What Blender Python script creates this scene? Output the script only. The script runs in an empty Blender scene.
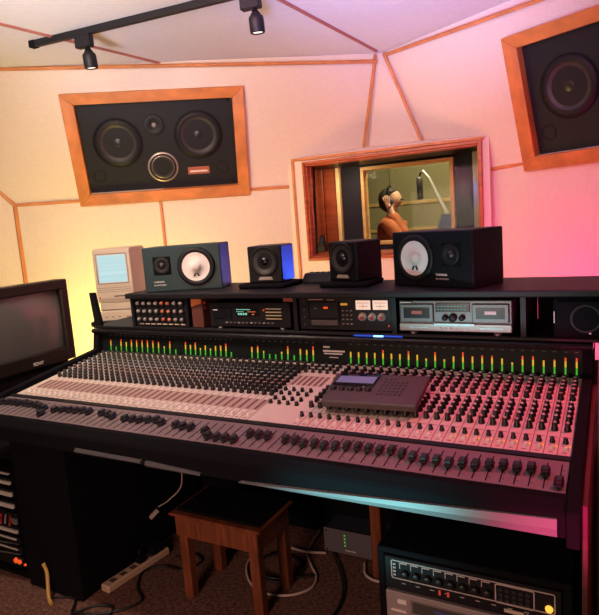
import bpy, math, random
from mathutils import Vector, Matrix
random.seed(7)
S = bpy.context.scene
COL = S.collection
PI = math.pi
def V(*a): return Vector(a)

# ------------------------------------------------------------------ materials
def srgb(r, g, b):
    f = lambda c: c/12.92 if c <= .04045 else ((c+.055)/1.055)**2.4
    return (f(r/255), f(g/255), f(b/255), 1)
MATS = {}
def mat(name, col, rough=.6, metal=0, spec=.5, emit=None, estr=0, noise=None, bump=None, coat=0, col2=None):
    m = bpy.data.materials.new(name); m.use_nodes = True
    nt = m.node_tree; b = nt.nodes['Principled BSDF']
    b.inputs['Base Color'].default_value = col
    b.inputs['Roughness'].default_value = rough
    b.inputs['Metallic'].default_value = metal
    b.inputs['Specular IOR Level'].default_value = spec
    if coat: b.inputs['Coat Weight'].default_value = coat
    if emit:
        b.inputs['Emission Color'].default_value = emit
        b.inputs['Emission Strength'].default_value = estr
    tc = nt.nodes.new('ShaderNodeTexCoord')
    if noise:       # (scale, amount, stretch)
        mp = nt.nodes.new('ShaderNodeMapping'); mp.inputs['Scale'].default_value = noise[2]
        n = nt.nodes.new('ShaderNodeTexNoise'); n.inputs['Scale'].default_value = noise[0]; n.inputs['Detail'].default_value = 5
        r = nt.nodes.new('ShaderNodeMix'); r.data_type = 'RGBA'
        k = noise[1]
        r.inputs[6].default_value = tuple(c*(1-k) for c in col[:3])+(1,) if col2 is None else col2
        r.inputs[7].default_value = tuple(min(1, c*(1+k)) for c in col[:3])+(1,)
        cr = nt.nodes.new('ShaderNodeMapRange'); cr.inputs[1].default_value = .3; cr.inputs[2].default_value = .7
        nt.links.new(tc.outputs['Object'], mp.inputs[0]); nt.links.new(mp.outputs[0], n.inputs[0])
        nt.links.new(n.outputs[0], cr.inputs[0]); nt.links.new(cr.outputs[0], r.inputs[0])
        nt.links.new(r.outputs[2], b.inputs['Base Color'])
    if bump:        # (scale, strength, stretch)
        mp = nt.nodes.new('ShaderNodeMapping'); mp.inputs['Scale'].default_value = bump[2]
        n = nt.nodes.new('ShaderNodeTexNoise'); n.inputs['Scale'].default_value = bump[0]; n.inputs['Detail'].default_value = 3
        bp = nt.nodes.new('ShaderNodeBump'); bp.inputs['Strength'].default_value = bump[1]; bp.inputs['Distance'].default_value = .01
        nt.links.new(tc.outputs['Object'], mp.inputs[0]); nt.links.new(mp.outputs[0], n.inputs[0])
        nt.links.new(n.outputs[0], bp.inputs['Height']); nt.links.new(bp.outputs[0], b.inputs['Normal'])
    MATS[name] = m
    return m
def fabric(name, col, k=.07):
    m = mat(name, col, .95, spec=.1)
    nt = m.node_tree; b = nt.nodes['Principled BSDF']
    tc = nt.nodes.new('ShaderNodeTexCoord'); outs = []
    for sc in ((28, 28, 420), (300, 300, 16)):
        mp = nt.nodes.new('ShaderNodeMapping'); mp.inputs['Scale'].default_value = sc
        n = nt.nodes.new('ShaderNodeTexNoise'); n.inputs['Scale'].default_value = 1; n.inputs['Detail'].default_value = 4
        nt.links.new(tc.outputs['Object'], mp.inputs[0]); nt.links.new(mp.outputs[0], n.inputs[0]); outs.append(n.outputs[0])
    a = nt.nodes.new('ShaderNodeMath'); a.operation = 'ADD'
    nt.links.new(outs[0], a.inputs[0]); nt.links.new(outs[1], a.inputs[1])
    cr = nt.nodes.new('ShaderNodeMapRange'); cr.inputs[1].default_value = .65; cr.inputs[2].default_value = 1.35
    r = nt.nodes.new('ShaderNodeMix'); r.data_type = 'RGBA'
    r.inputs[6].default_value = tuple(c*(1-k*1.5) for c in col[:3])+(1,); r.inputs[7].default_value = tuple(min(1, c*(1+k)) for c in col[:3])+(1,)
    nt.links.new(a.outputs[0], cr.inputs[0]); nt.links.new(cr.outputs[0], r.inputs[0]); nt.links.new(r.outputs[2], b.inputs['Base Color'])
    bp = nt.nodes.new('ShaderNodeBump'); bp.inputs['Strength'].default_value = .25; bp.inputs['Distance'].default_value = .004
    nt.links.new(a.outputs[0], bp.inputs['Height']); nt.links.new(bp.outputs[0], b.inputs['Normal'])
    return m
burlap = fabric('burlap', (.70, .60, .53, 1))
ceilfab = fabric('ceiling_fabric', (.66, .66, .70, 1), .04)
wood = mat('oak_trim', (.50, .17, .045, 1), .45, noise=(6, .28, (1, 1, 8)))
trimw = mat('trim_wood', (.52, .20, .07, 1), .5, noise=(10, .2, (1, 1, 1)))
redwood = mat('red_wood', (.36, .085, .03, 1), .4, noise=(8, .3, (1, 1, 6)))
ceiltrim = mat('ceiling_trim', (.36, .12, .10, 1), .6)
stoolw = mat('stool_wood', (.20, .055, .022, 1), .4, noise=(7, .4, (8, 1, 1)), coat=.2)
carpet = mat('carpet', (.20, .105, .085, 1), 1, spec=.05, noise=(70, .55, (1, 1, 1)), bump=(240, .8, (1, 1, 1)))
blk = mat('black_plastic', (.009, .009, .012, 1), .5, spec=.25)
blkm = mat('matte_black', (.005, .005, .007, 1), .85, spec=.1)
blkg = mat('black_gloss', (.008, .008, .012, 1), .2)
cab = mat('speaker_cabinet', (.0045, .006, .009, 1), .45, spec=.25, bump=(120, .15, (1, 1, 1)))
baff = mat('baffle_black', (.013, .014, .018, 1), .6, spec=.2, bump=(60, .1, (1, 1, 1)))
cone = mat('cone_grey', (.035, .033, .035, 1), .45, spec=.4)
dust = mat('dust_cap', (.012, .012, .014, 1), .35)
ring = mat('light_ring', (.42, .36, .33, 1), .3, .6)
wcone = mat('white_cone', (.74, .68, .67, 1), .75, bump=(90, .1, (1, 1, 1)))
wcap = mat('white_cap', (.70, .62, .60, 1), .7)
cream = mat('console_cream', (.66, .56, .50, 1), .5)
creamline = mat('console_line', (.26, .13, .11, 1), .6)
slotpink = mat('fader_scale', (.36, .20, .18, 1), .6)
greyp = mat('fader_bed_grey', (.21, .16, .17, 1), .5, spec=.3)
knobb = mat('knob_black', (.010, .010, .012, 1), .42)
ktip = mat('knob_tip', (.40, .38, .38, 1), .4)
kteal = mat('knob_teal', (.12, .17, .19, 1), .4)
kred = mat('knob_rose', (.30, .17, .15, 1), .4)
whiteb = mat('button_white', (.85, .80, .74, 1), .4)
silver = mat('silver', (.28, .26, .255, 1), .4, .5)
dsilver = mat('dark_silver', (.10, .09, .088, 1), .42, .4)
beige = mat('beige_plastic', (.60, .50, .40, 1), .6)
beiged = mat('beige_shadow_slot', (.10, .08, .07, 1), .6)
gunm = mat('controller_grey', (.075, .06, .062, 1), .5)
lcd = mat('lcd', (.16, .17, .30, 1), .3, emit=(.14, .15, .32, 1), estr=.35)
red = mat('red_plastic', (.5, .03, .02, 1), .5)
orange = mat('orange_paint', (.75, .22, .06, 1), .5)
white = mat('white_print', (.75, .70, .68, 1), .6)
cable_b = mat('black_rubber', (.008, .008, .009, 1), .5)
cable_w = mat('white_cable', (.62, .48, .42, 1), .5)
glassk = mat('crt_glass', (.095, .092, .085, 1), .16, coat=.5)
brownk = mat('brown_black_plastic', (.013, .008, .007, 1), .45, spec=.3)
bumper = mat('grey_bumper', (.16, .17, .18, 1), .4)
tape = mat('grey_tape', (.075, .075, .085, 1), .6)
olive = mat('booth_wall', (.30, .25, .13, 1), .9)
ywood = mat('pale_wood', (.62, .38, .13, 1), .5, noise=(8, .15, (1, 1, 6)))
skinm = mat('skin', (.62, .33, .22, 1), .55)
hairm = mat('hair', (.035, .018, .012, 1), .6, bump=(60, .5, (1, 1, 6)))
shirt = mat('rust_shirt', (.50, .13, .045, 1), .85, noise=(9, .3, (1, 1, 1)), bump=(14, .9, (1, 1, 1)))
pants = mat('dark_trousers', (.03, .03, .05, 1), .8)
chrome = mat('pale_chrome', (.65, .62, .55, 1), .35, .5)
darkblue = mat('dark_blue', (.02, .03, .09, 1), .5)
def glow(n, c, s): return mat(n, (c[0]*.3, c[1]*.3, c[2]*.3, 1), .5, emit=(c[0], c[1], c[2], 1), estr=s)
ledg = glow('led_green', (.06, .50, .03), .8)
ledy = glow('led_yellow', (.85, .50, .03), .85)
ledr = glow('led_red', (.9, .09, .02), .85)
leda = glow('led_amber', (1, .45, .05), 1.5)
ledt = glow('display_teal', (.25, .75, .55), .8)
glintb = glow('glint_blue', (.02, .09, .7), .7)
vu = glow('vu_lamp', (1, .66, .52), .85)
bulb = glow('glow_face', (1, .85, .75), 2.2)
# computer screen: cyan with horizontal bands
mac = mat('computer_screen', (.1, .1, .1, 1), .3, emit=(.4, .8, .85, 1), estr=.9)
nt = mac.node_tree; b = nt.nodes['Principled BSDF']
tc = nt.nodes.new('ShaderNodeTexCoord'); mp = nt.nodes.new('ShaderNodeMapping'); mp.inputs['Scale'].default_value = (0, 0, 45)
n = nt.nodes.new('ShaderNodeTexNoise'); n.inputs['Scale'].default_value = 1; n.inputs['Detail'].default_value = 3
r = nt.nodes.new('ShaderNodeMix'); r.data_type = 'RGBA'; r.inputs[6].default_value = (.22, .55, .62, 1); r.inputs[7].default_value = (.70, .93, .95, 1)
nt.links.new(tc.outputs['Object'], mp.inputs[0]); nt.links.new(mp.outputs[0], n.inputs[0]); nt.links.new(n.outputs[0], r.inputs[0]); nt.links.new(r.outputs[2], b.inputs['Emission Color'])
# window glass: clear with a soft reflection
glass = bpy.data.materials.new('window_glass'); glass.use_nodes = True; nt = glass.node_tree; nt.nodes.clear()
o = nt.nodes.new('ShaderNodeOutputMaterial'); mx = nt.nodes.new('ShaderNodeMixShader'); tr = nt.nodes.new('ShaderNodeBsdfTransparent')
gl = nt.nodes.new('ShaderNodeBsdfGlossy'); gl.inputs['Roughness'].default_value = .03; fr = nt.nodes.new('ShaderNodeFresnel'); fr.inputs[0].default_value = 1.09
tr.inputs[0].default_value = (.93, .95, .93, 1)
nt.links.new(fr.outputs[0], mx.inputs[0]); nt.links.new(tr.outputs[0], mx.inputs[1]); nt.links.new(gl.outputs[0], mx.inputs[2]); nt.links.new(mx.outputs[0], o.inputs[0])

# ------------------------------------------------------------------ mesh builder
class MB:
    def __init__(s): s.v = []; s.f = []; s.m = []; s.sm = []
    def add(s, vs, fs, mi=0, M=None, smooth=False):
        k = len(s.v)
        s.v += [tuple(M @ Vector(p)) if M else tuple(p) for p in vs]
        for f in fs: s.f.append(tuple(i+k for i in f)); s.m.append(mi); s.sm.append(smooth)
        return s
    def box(s, x0, x1, y0, y1, z0, z1, mi=0, M=None, c=0):
        if c <= 0:
            vs = [(x, y, z) for z in (z0, z1) for y in (y0, y1) for x in (x0, x1)]
            fs = [(0, 2, 3, 1), (4, 5, 7, 6), (0, 1, 5, 4), (2, 6, 7, 3), (0, 4, 6, 2), (1, 3, 7, 5)]
            return s.add(vs, fs, mi, M)
        # chamfered box
        c = min(c, (x1-x0)*.45, (y1-y0)*.45, (z1-z0)*.45)
        vs = []; idx = {}
        X = (x0, x1); Y = (y0, y1); Z = (z0, z1)
        for i in (0, 1):
            for j in (0, 1):
                for k in (0, 1):
                    sx, sy, sz = (1, -1)[i]*c, (1, -1)[j]*c, (1, -1)[k]*c
                    for a in range(3):
                        p = [X[i]+sx, Y[j]+sy, Z[k]+sz]; p[a] = (X[i], Y[j], Z[k])[a]
                        idx[(i, j, k, a)] = len(vs); vs.append(tuple(p))
        fs = []
        g = lambda i, j, k, a: idx[(i, j, k, a)]
        for i in (0, 1): fs.append([g(i, 0, 0, 0), g(i, 1, 0, 0), g(i, 1, 1, 0), g(i, 0, 1, 0)][::(-1, 1)[i]])
        for j in (0, 1): fs.append([g(0, j, 0, 1), g(1, j, 0, 1), g(1, j, 1, 1), g(0, j, 1, 1)][::(1, -1)[j]])
        for k in (0, 1): fs.append([g(0, 0, k, 2), g(1, 0, k, 2), g(1, 1, k, 2), g(0, 1, k, 2)][::(-1, 1)[k]])
        for i in (0, 1):
            for j in (0, 1): fs.append([g(i, j, 0, 0), g(i, j, 0, 1), g(i, j, 1, 1), g(i, j, 1, 0)][::(1, -1)[(i+j) % 2]])
            for k in (0, 1): fs.append([g(i, 0, k, 0), g(i, 0, k, 2), g(i, 1, k, 2), g(i, 1, k, 0)][::(-1, 1)[(i+k) % 2]])
        for j in (0, 1):
            for k in (0, 1): fs.append([g(0, j, k, 1), g(0, j, k, 2), g(1, j, k, 2), g(1, j, k, 1)][::(1, -1)[(j+k) % 2]])
        for i in (0, 1):
            for j in (0, 1):
                for k in (0, 1): fs.append([g(i, j, k, 0), g(i, j, k, 1), g(i, j, k, 2)][::(-1, 1)[(i+j+k) % 2]])
        return s.add(vs, fs, mi, M)
    def lathe(s, prof, n=24, mi=0, M=None, smooth=True, mis=None):
        # prof: list of (radius, height along local z); closed with caps at r=0
        vs = []; rows = []
        for r, h in prof:
            if r < 1e-6: rows.append([len(vs)]); vs.append((0, 0, h))
            else:
                rows.append(list(range(len(vs), len(vs)+n)))
                vs += [(r*math.cos(2*PI*i/n), r*math.sin(2*PI*i/n), h) for i in range(n)]
        for q in range(len(rows)-1):
            a, c = rows[q], rows[q+1]; fs = []
            for i in range(n):
                j = (i+1) % n
                if len(a) == 1 and len(c) == 1: continue
                if len(a) == 1: fs.append((a[0], c[j], c[i])[::-1])
                elif len(c) == 1: fs.append((a[i], a[j], c[0]))
                else: fs.append((a[i], a[j], c[j], c[i]))
            k = len(s.v) if q == 0 else k
            if q == 0: s.v += [tuple(M @ Vector(p)) if M else tuple(p) for p in vs]
            for f in fs: s.f.append(tuple(i+k for i in f)); s.m.append(mis[q] if mis else mi); s.sm.append(smooth)
        return s
    def cyl(s, p0, p1, r0, r1=None, n=16, mi=0, smooth=True):
        r1 = r0 if r1 is None else r1
        p0 = Vector(p0); p1 = Vector(p1); d = p1-p0
        M = Matrix.Translation(p0) @ d.to_track_quat('Z', 'Y').to_matrix().to_4x4()
        L = d.length
        return s.lathe([(0, 0), (r0, 0), (r0, 0), (r1, L), (r1, L), (0, L)], n, mi, M, smooth)
    def tube(s, pts, r, n=8, mi=0):
        pts = [Vector(p) for p in pts]; k0 = len(s.v); up = Vector((0, 0, 1)); last = None
        for i, p in enumerate(pts):
            t = (pts[min(i+1, len(pts)-1)]-pts[max(i-1, 0)]).normalized()
            a = t.cross(up) if last is None else last - t*last.dot(t)
            if a.length < 1e-4: a = t.cross(Vector((1, 0, 0)))
            a.normalize(); last = a; c = t.cross(a)
            rr = r[i] if isinstance(r, (list, tuple)) else r
            for j in range(n):
                s.v.append(tuple(p + a*rr*math.cos(2*PI*j/n) + c*rr*math.sin(2*PI*j/n)))
        for i in range(len(pts)-1):
            for j in range(n):
                s.f.append((k0+i*n+j, k0+i*n+(j+1) % n, k0+(i+1)*n+(j+1) % n, k0+(i+1)*n+j)); s.m.append(mi); s.sm.append(True)
        s.f.append(tuple(k0+j for j in range(n))[::-1]); s.m.append(mi); s.sm.append(False)
        e = k0+(len(pts)-1)*n
        s.f.append(tuple(e+j for j in range(n))); s.m.append(mi); s.sm.append(False)
        return s
    def prism(s, poly, d, mi=0, M=None):
        # poly: 3D points, extruded by vector d
        n = len(poly); vs = [Vector(p) for p in poly] + [Vector(p)+Vector(d) for p in poly]
        fs = [tuple(range(n))[::-1], tuple(range(n, 2*n))] + [(i, (i+1) % n, (i+1) % n+n, i+n) for i in range(n)]
        return s.add([tuple(v) for v in vs], fs, mi, M)
    def build(s, name, mats, parent=None, label=None, cat=None, group=None, kind=None, loc=None, bevel=0):
        if not isinstance(mats, (list, tuple)): mats = [mats]
        me = bpy.data.meshes.new(name); me.from_pydata(s.v, [], s.f)
        for m in mats: me.materials.append(m)
        me.polygons.foreach_set('material_index', s.m); me.polygons.foreach_set('use_smooth', s.sm)
        import bmesh
        bm = bmesh.new(); bm.from_mesh(me); bmesh.ops.recalc_face_normals(bm, faces=bm.faces); bm.to_mesh(me); bm.free()
        me.update()
        ob = bpy.data.objects.new(name, me); COL.objects.link(ob)
        if parent: ob.parent = parent
        if loc: ob.location = loc
        if bevel:
            md = ob.modifiers.new('bevel', 'BEVEL'); md.width = bevel; md.segments = 2; md.limit_method = 'ANGLE'
        tag(ob, label, cat, group, kind)
        return ob
def tag(ob, label=None, cat=None, group=None, kind=None):
    if label: ob['label'] = label
    if cat: ob['category'] = cat
    if group: ob['group'] = group
    if kind: ob['kind'] = kind
def thing(name, label, cat, M=None, group=None):
    ob = bpy.data.objects.new(name, None); COL.objects.link(ob); ob.empty_display_size = .05
    if M is not None: ob.matrix_world = M if isinstance(M, Matrix) else Matrix.Translation(M)
    tag(ob, label, cat, group); return ob
def pose(x, y, z, yaw=0): return Matrix.Translation((x, y, z)) @ Matrix.Rotation(math.radians(yaw), 4, 'Z')
def copy_tree(ob, M, label=None, group=None):
    r = ob.copy(); COL.objects.link(r); r.matrix_world = M
    if label: r['label'] = label
    if group: r['group'] = group
    def rec(a, b):
        for ch in list(a.children):
            c = ch.copy(); COL.objects.link(c); c.parent = b; rec(ch, c)
    rec(ob, r); return r
FACE = Matrix.Rotation(math.radians(90), 4, 'X')     # lathe axis z -> -Y (towards the viewer of a front face)
def front(x, y, z): return Matrix.Translation((x, y, z)) @ FACE
def text(name, body, size, M, m, parent, depth=.0006):
    cu = bpy.data.curves.new(name, 'FONT'); cu.body = body; cu.size = size; cu.extrude = depth; cu.align_x = 'LEFT'
    cu.materials.append(m)
    tmp = bpy.data.objects.new('tmp', cu); COL.objects.link(tmp); bpy.context.view_layer.update()
    me = bpy.data.meshes.new_from_object(tmp.evaluated_get(bpy.context.evaluated_depsgraph_get())); bpy.data.objects.remove(tmp)
    ob = bpy.data.objects.new(name, me); COL.objects.link(ob); ob.parent = parent; ob.matrix_local = M
    return ob
def spline(pts, n=8):
    pts = [Vector(p) for p in pts]; out = []
    P = [pts[0]*2-pts[1]] + pts + [pts[-1]*2-pts[-2]]
    for i in range(1, len(P)-2):
        a, b_, c, d = P[i-1:i+3]
        for k in range(n):
            t = k/n
            out.append(.5*((2*b_)+(-a+c)*t+(2*a-5*b_+4*c-d)*t*t+(-a+3*b_-3*c+d)*t**3))
    out.append(pts[-1]); return out

# ------------------------------------------------------------------ camera
R = ((0.87933259, 0.00443904, -0.47618745), (0.47042492, -0.16346468, 0.86716763), (-0.07399044, -0.9865392, -0.14582805))
cd = bpy.data.cameras.new('camera'); co = bpy.data.objects.new('camera', cd); COL.objects.link(co)
cd.sensor_fit = 'HORIZONTAL'; cd.sensor_width = 36; cd.lens = 36*590/599; cd.clip_start = .02
M = Matrix(((R[0][0], -R[0][1], -R[0][2], 0), (R[1][0], -R[1][1], -R[1][2], 0), (R[2][0], -R[2][1], -R[2][2], 1.5), (0, 0, 0, 1)))
co.matrix_world = M; S.camera = co

# ------------------------------------------------------------------ room shell
ZC = 2.65
uL = V(.80902, .58779, 0); vL = V(.178, -.246, .885).normalized(); A = V(-3.928, 2.912, 1.765)
a28 = math.radians(-28)
uR = V(math.cos(a28), math.sin(a28), 0); vR = V(-.118, -.222, .968).normalized(); O = V(-.781, 4.165, 1.739)
nL = uL.cross(vL).normalized(); nR = uR.cross(vR).normalized()      # towards the room
def L(u, v, d=0): return A+uL*u+vL*v+nL*d
def Rr(u, v, d=0): return O+uR*u+vR*v+nR*d
def slab(name, poly, d, m, hole=None, **k):
    if not hole: return MB().prism(poly, d, 0).build(name, m, kind='structure', **k)
    poly = [Vector(p) for p in poly]; hole = [Vector(p) for p in hole]; d = Vector(d)
    # polygon with a rectangular opening: fan between the two loops
    n = len(poly); q = MB(); h = len(hole)
    loop = poly+[poly[0]]+[hole[0]]+[hole[(-i) % h] for i in range(1, h)]+[hole[0]]
    q.add(loop, [tuple(range(len(loop)))]); q.add([p+d for p in loop], [tuple(range(len(loop)))])
    for i in range(n): q.add([poly[i], poly[(i+1) % n], poly[(i+1) % n]+d, poly[i]+d], [(0, 1, 2, 3)])
    for i in range(h): q.add([hole[i], hole[(i+1) % h], hole[(i+1) % h]+d, hole[i]+d], [(0, 1, 2, 3)])
    return q.build(name, m, kind='structure', **k)
tlc = (ZC-A.z)/vL.z; trc = (ZC-O.z)/vR.z
def down(p, z=0): return V(p.x, p.y, z)
MB().box(-6.2, 3.2, -1.6, 7.6, -.06, 0).build('floor', carpet, kind='structure')
MB().box(-6.2, 3.2, -1.6, 7.6, ZC, ZC+.06).build('ceiling', ceilfab, kind='structure')
WX0, WX1, WY = -2.215, -.78, 4.09
apexL = V(-1.55, 4.256, ZC+.01); apexR = V(-1.497, 4.272, ZC+.01)
legL = V(-1.765, 4.39, 1.987); legR = V(-1.235, 4.335, 1.987)
cTL = L(0, tlc+.02)
cornL = V(-4.0, 2.871, 1.933)
side = V(-.55, -1, 0).normalized()
# wall left of the corner (near the television)
P0 = down(A)
slab('wall_side', [P0, P0+side*3.2, V(*(P0+side*3.2).xy, ZC), V(*(A+vL*0).xy, ZC)], V(-.08, .04, 0), burlap)
# left wall, lower and upper (leaning) panels
B = L(2.07, 0)
slab('wall_left', [P0, down(B), B, A], V(-.05, .07, 0), burlap)
upL = [A, B, V(WX0+.0, 4.095, 1.967), legL, apexL, L(-.6, tlc+.02), L(-.6, .35)]
hl = lambda F, u0, v0: [F(u0+.05, v0+.045), F(u0+1.218, v0+.045), F(u0+1.218, v0+.748), F(u0+.05, v0+.748)]
slab('wall_left_upper', upL, nL*-.05, burlap, hl(L, .487, -.0))
# right wall
C2 = Rr(0, 0); wr = .012
slab('wall_right', [down(C2), down(Rr(2.2, 0)), Rr(2.2, 0), C2], V(.04, .07, 0), burlap)
upR = [C2, Rr(2.2, 0), Rr(2.2, trc+.02), apexR, legR, V(WX1, 4.105, 1.955)]
slab('wall_right_upper', upR, nR*-.05, burlap, hl(Rr, .293, -.0))
slab('wall_corner_upper', [legL, legR, apexR, apexL], V(0, .05, .0), burlap)
# window wall with its opening
FX0, FX1, FZ0, FZ1 = -2.125, -.795, 1.185, 1.932
w = MB()
w.box(WX0-.04, FX0+.01, WY, WY+.06, 0, 1.96); w.box(FX1-.01, WX1+.03, WY, WY+.06, 0, 1.95)
w.box(FX0+.01, FX1-.01, WY, WY+.06, 0, FZ0+.01); w.box(FX0+.01, FX1-.01, WY, WY+.06, FZ1-.01, 1.95)
w.build('wall_window', burlap, kind='structure')
MB().prism([V(WX0, WY, 1.95), V(WX1, WY, 1.94), V(-1.0, 4.37, 1.975), legR, legL, V(-2.1, 4.2, 1.975)], V(0, 0, .02)).build('wall_window_ledge', burlap, kind='structure')
# trims
tn = [0]
def trim(a, b, w=.022, d=.014, n=None, m=trimw):
    tn[0] += 1
    a = Vector(a); b = Vector(b); t = (b-a); Lg = t.length; t.normalize()
    n = Vector(n).normalized(); s = t.cross(n).normalized()
    M = Matrix((( t.x, s.x, n.x, a.x), (t.y, s.y, n.y, a.y), (t.z, s.z, n.z, a.z), (0, 0, 0, 1)))
    MB().box(0, Lg, -w/2, w/2, -.004, d, c=.004).add([], []).build('trim_%d' % tn[0], m, kind='structure').matrix_world = M
nl = (nL+V(.588, -.809, 0)).normalized()
trim(A, L(.50, 0), n=nl); trim(L(1.74, 0), B, n=nl)
trim(L(1.055, -.0), down(L(1.055, 0), 0), n=(.588, -.809, 0))
trim(A, down(A), w=.03, n=(.95, -.3, 0)); trim(A, L(-.42, .62), w=.03, n=(.8, -.6, .1))
trim(cTL-uL*.4-V(0, 0, .012), apexL-V(0, 0, .03), n=(.4, -.6, -.6))
trim(apexR-V(0, 0, .03), Rr(2.0, trc)-V(0, 0, .012), n=(-.4, -.6, -.6))
trim(apexL-V(0, .01, .02), legL-V(0, .01, 0), n=(-.1, -1, 0)); trim(apexR-V(0, .01, .02), legR-V(0, .012, 0), n=(.1, -1, 0))
trim(C2+uR*.01, Rr(.30, 0), n=(-.4, -.9, 0)); trim(Rr(1.5, 0), Rr(2.2, 0), n=(-.4, -.9, 0))
trim(V(WX0+.005, WY-.002, 0), V(WX0+.005, WY-.002, 1.965), w=.022, n=(.1, -1, 0))
trim(V(WX0, WY, 1.956), V(WX1, WY, 1.942), w=.02, n=(0, -1, 0))
for a, b_ in (((-2.95, 1.55, ZC), (-2.80, 3.43, ZC)), ((-1.60, 1.9, ZC), (-1.525, 4.2, ZC))):
    trim(a, b_, w=.024, d=.01, n=(0, 0, -1), m=ceiltrim)

# control room window (structure) and the wall behind it
def hollow(name, x0, x1, y0, y1, z0, z1, t, m, par=None, **k):
    q = MB()
    q.box(x0, x0+t, y0, y1, z0, z1, c=.003); q.box(x1-t, x1, y0, y1, z0, z1, c=.003)
    q.box(x0+t, x1-t, y0, y1, z1-t, z1, c=.003); q.box(x0+t, x1-t, y0, y1, z0, z0+t, c=.003)
    return q.build(name, m, par, **k)
win = thing('window_1', 'wide control room window with a red wood frame and deep reveal', 'window', (0, 0, 0)); win['kind'] = 'structure'
hollow('window_frame', FX0, FX1, WY-.022, WY+.02, FZ0, FZ1, .020, redwood, win)
hollow('inner_frame', FX0+.018, FX1-.018, WY-.002, WY+.10, FZ0+.018, FZ1-.018, .014, redwood, win)
q = MB()   # reveal, flaring to the left
q.prism([V(FX0+.04, WY+.05, FZ0), V(FX0-.13, 4.6, FZ0), V(FX0-.13, 4.6, FZ1), V(FX0+.04, WY+.05, FZ1)], V(-.03, 0, 0))
q.prism([V(FX1-.02, WY+.05, FZ0), V(FX1+.04, 4.6, FZ0), V(FX1+.04, 4.6, FZ1), V(FX1-.02, WY+.05, FZ1)], V(.03, 0, 0))
q.build('reveal', redwood, win)
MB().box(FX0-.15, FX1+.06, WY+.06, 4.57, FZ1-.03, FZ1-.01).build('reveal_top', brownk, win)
MB().box(FX0-.15, FX1+.06, WY+.06, 4.57, FZ0, FZ0+.03).build('sill', redwood, win)
MB().prism([V(FX0+.04, WY+.03, 1.235), V(FX1-.04, WY+.03, 1.235), V(FX1-.04, WY+.12, 1.90), V(FX0+.04, WY+.12, 1.90)], V(0, .006, 0)).build('pane', glass, win)
MB().cyl((FX0+.055, WY+.03, 1.235), (FX0+.03, WY+.12, 1.90), .009, n=8).build('seal', blkm, win)

# partition behind the glass, with the booth window in it
def booth_box(name, x0, x1, y0, y1, z0, z1, m): return MB().box(x0, x1, y0, y1, z0, z1).build(name, m, kind='structure')
PY = 4.6; BX0, BX1, BZ0, BZ1 = -1.845, -1.115, 1.275, 1.875
q = MB(); q.box(-2.04, BX0, PY, PY+.05, 0, ZC); q.box(BX1, WX1+.5, PY, PY+.05, 0, ZC)
q.box(BX0, BX1, PY, PY+.05, BZ1, ZC); q.box(BX0, BX1, PY, PY+.05, 0, BZ0)
q.build('wall_partition', mat('dark_partition', (.014, .014, .022, 1), .6, spec=.2), kind='structure')
q = MB()
for i in range(3): q.box(-2.45+i*.125, -2.33+i*.125, PY-.02, PY+.02, .0, 2.2, c=.008)
q.box(-2.5, -2.06, PY+.02, PY+.05, 0, 2.2); q.build('wall_partition_boards', redwood, kind='structure')
win2 = thing('window_2', 'vocal booth window with a pale yellow wood frame seen through the first window', 'window', (0, 0, 0)); win2['kind'] = 'structure'
hollow('window_frame', BX0-.012, BX1+.012, PY-.03, PY+.06, BZ0-.02, BZ1+.012, .028, ywood, win2)
MB().box(BX0+.03, BX1-.03, PY+.02, PY+.026, BZ0+.02, BZ1-.03).build('pane', glass, win2)
# booth
booth_box('wall_booth_back', -4.2, 2.2, 6.3, 6.36, 0, ZC, olive)
booth_box('wall_booth_left', -4.26, -4.2, 4.0, 6.36, 0, ZC, olive)
booth_box('wall_booth_right', .2, .26, 4.66, 6.36, 0, ZC, olive)
trim(V(-4.2, 6.3, 1.60), V(.2, 6.3, 1.60), w=.035, n=(0, -1, 0), m=ywood)
trim(V(-4.2, 6.3, 1.31), V(.2, 6.3, 1.31), w=.035, n=(0, -1, 0), m=ywood)
trim(V(-2.19, 6.3, 0), V(-2.19, 6.3, ZC), w=.05, n=(0, -1, 0), m=olive)
# bright strips: edges of a pale door and of a pale post behind the glass
d = MB(); d.box(-2.068, -2.036, PY-.06, PY-.02, 0, 1.91, c=.004); d.build('door_1', mat('pale_door', (.75, .62, .28, 1), .5), kind='structure')
MB().box(-.955, -.905, PY-.06, PY-.01, 0, 1.93, c=.004).build('trim_30', mat('pale_post', (.45, .45, .30, 1), .5), kind='structure')
MB().box(-.885, -.855, PY-.06, PY-.02, 0, 1.93, c=.004).build('trim_31', redwood, kind='structure')

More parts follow.
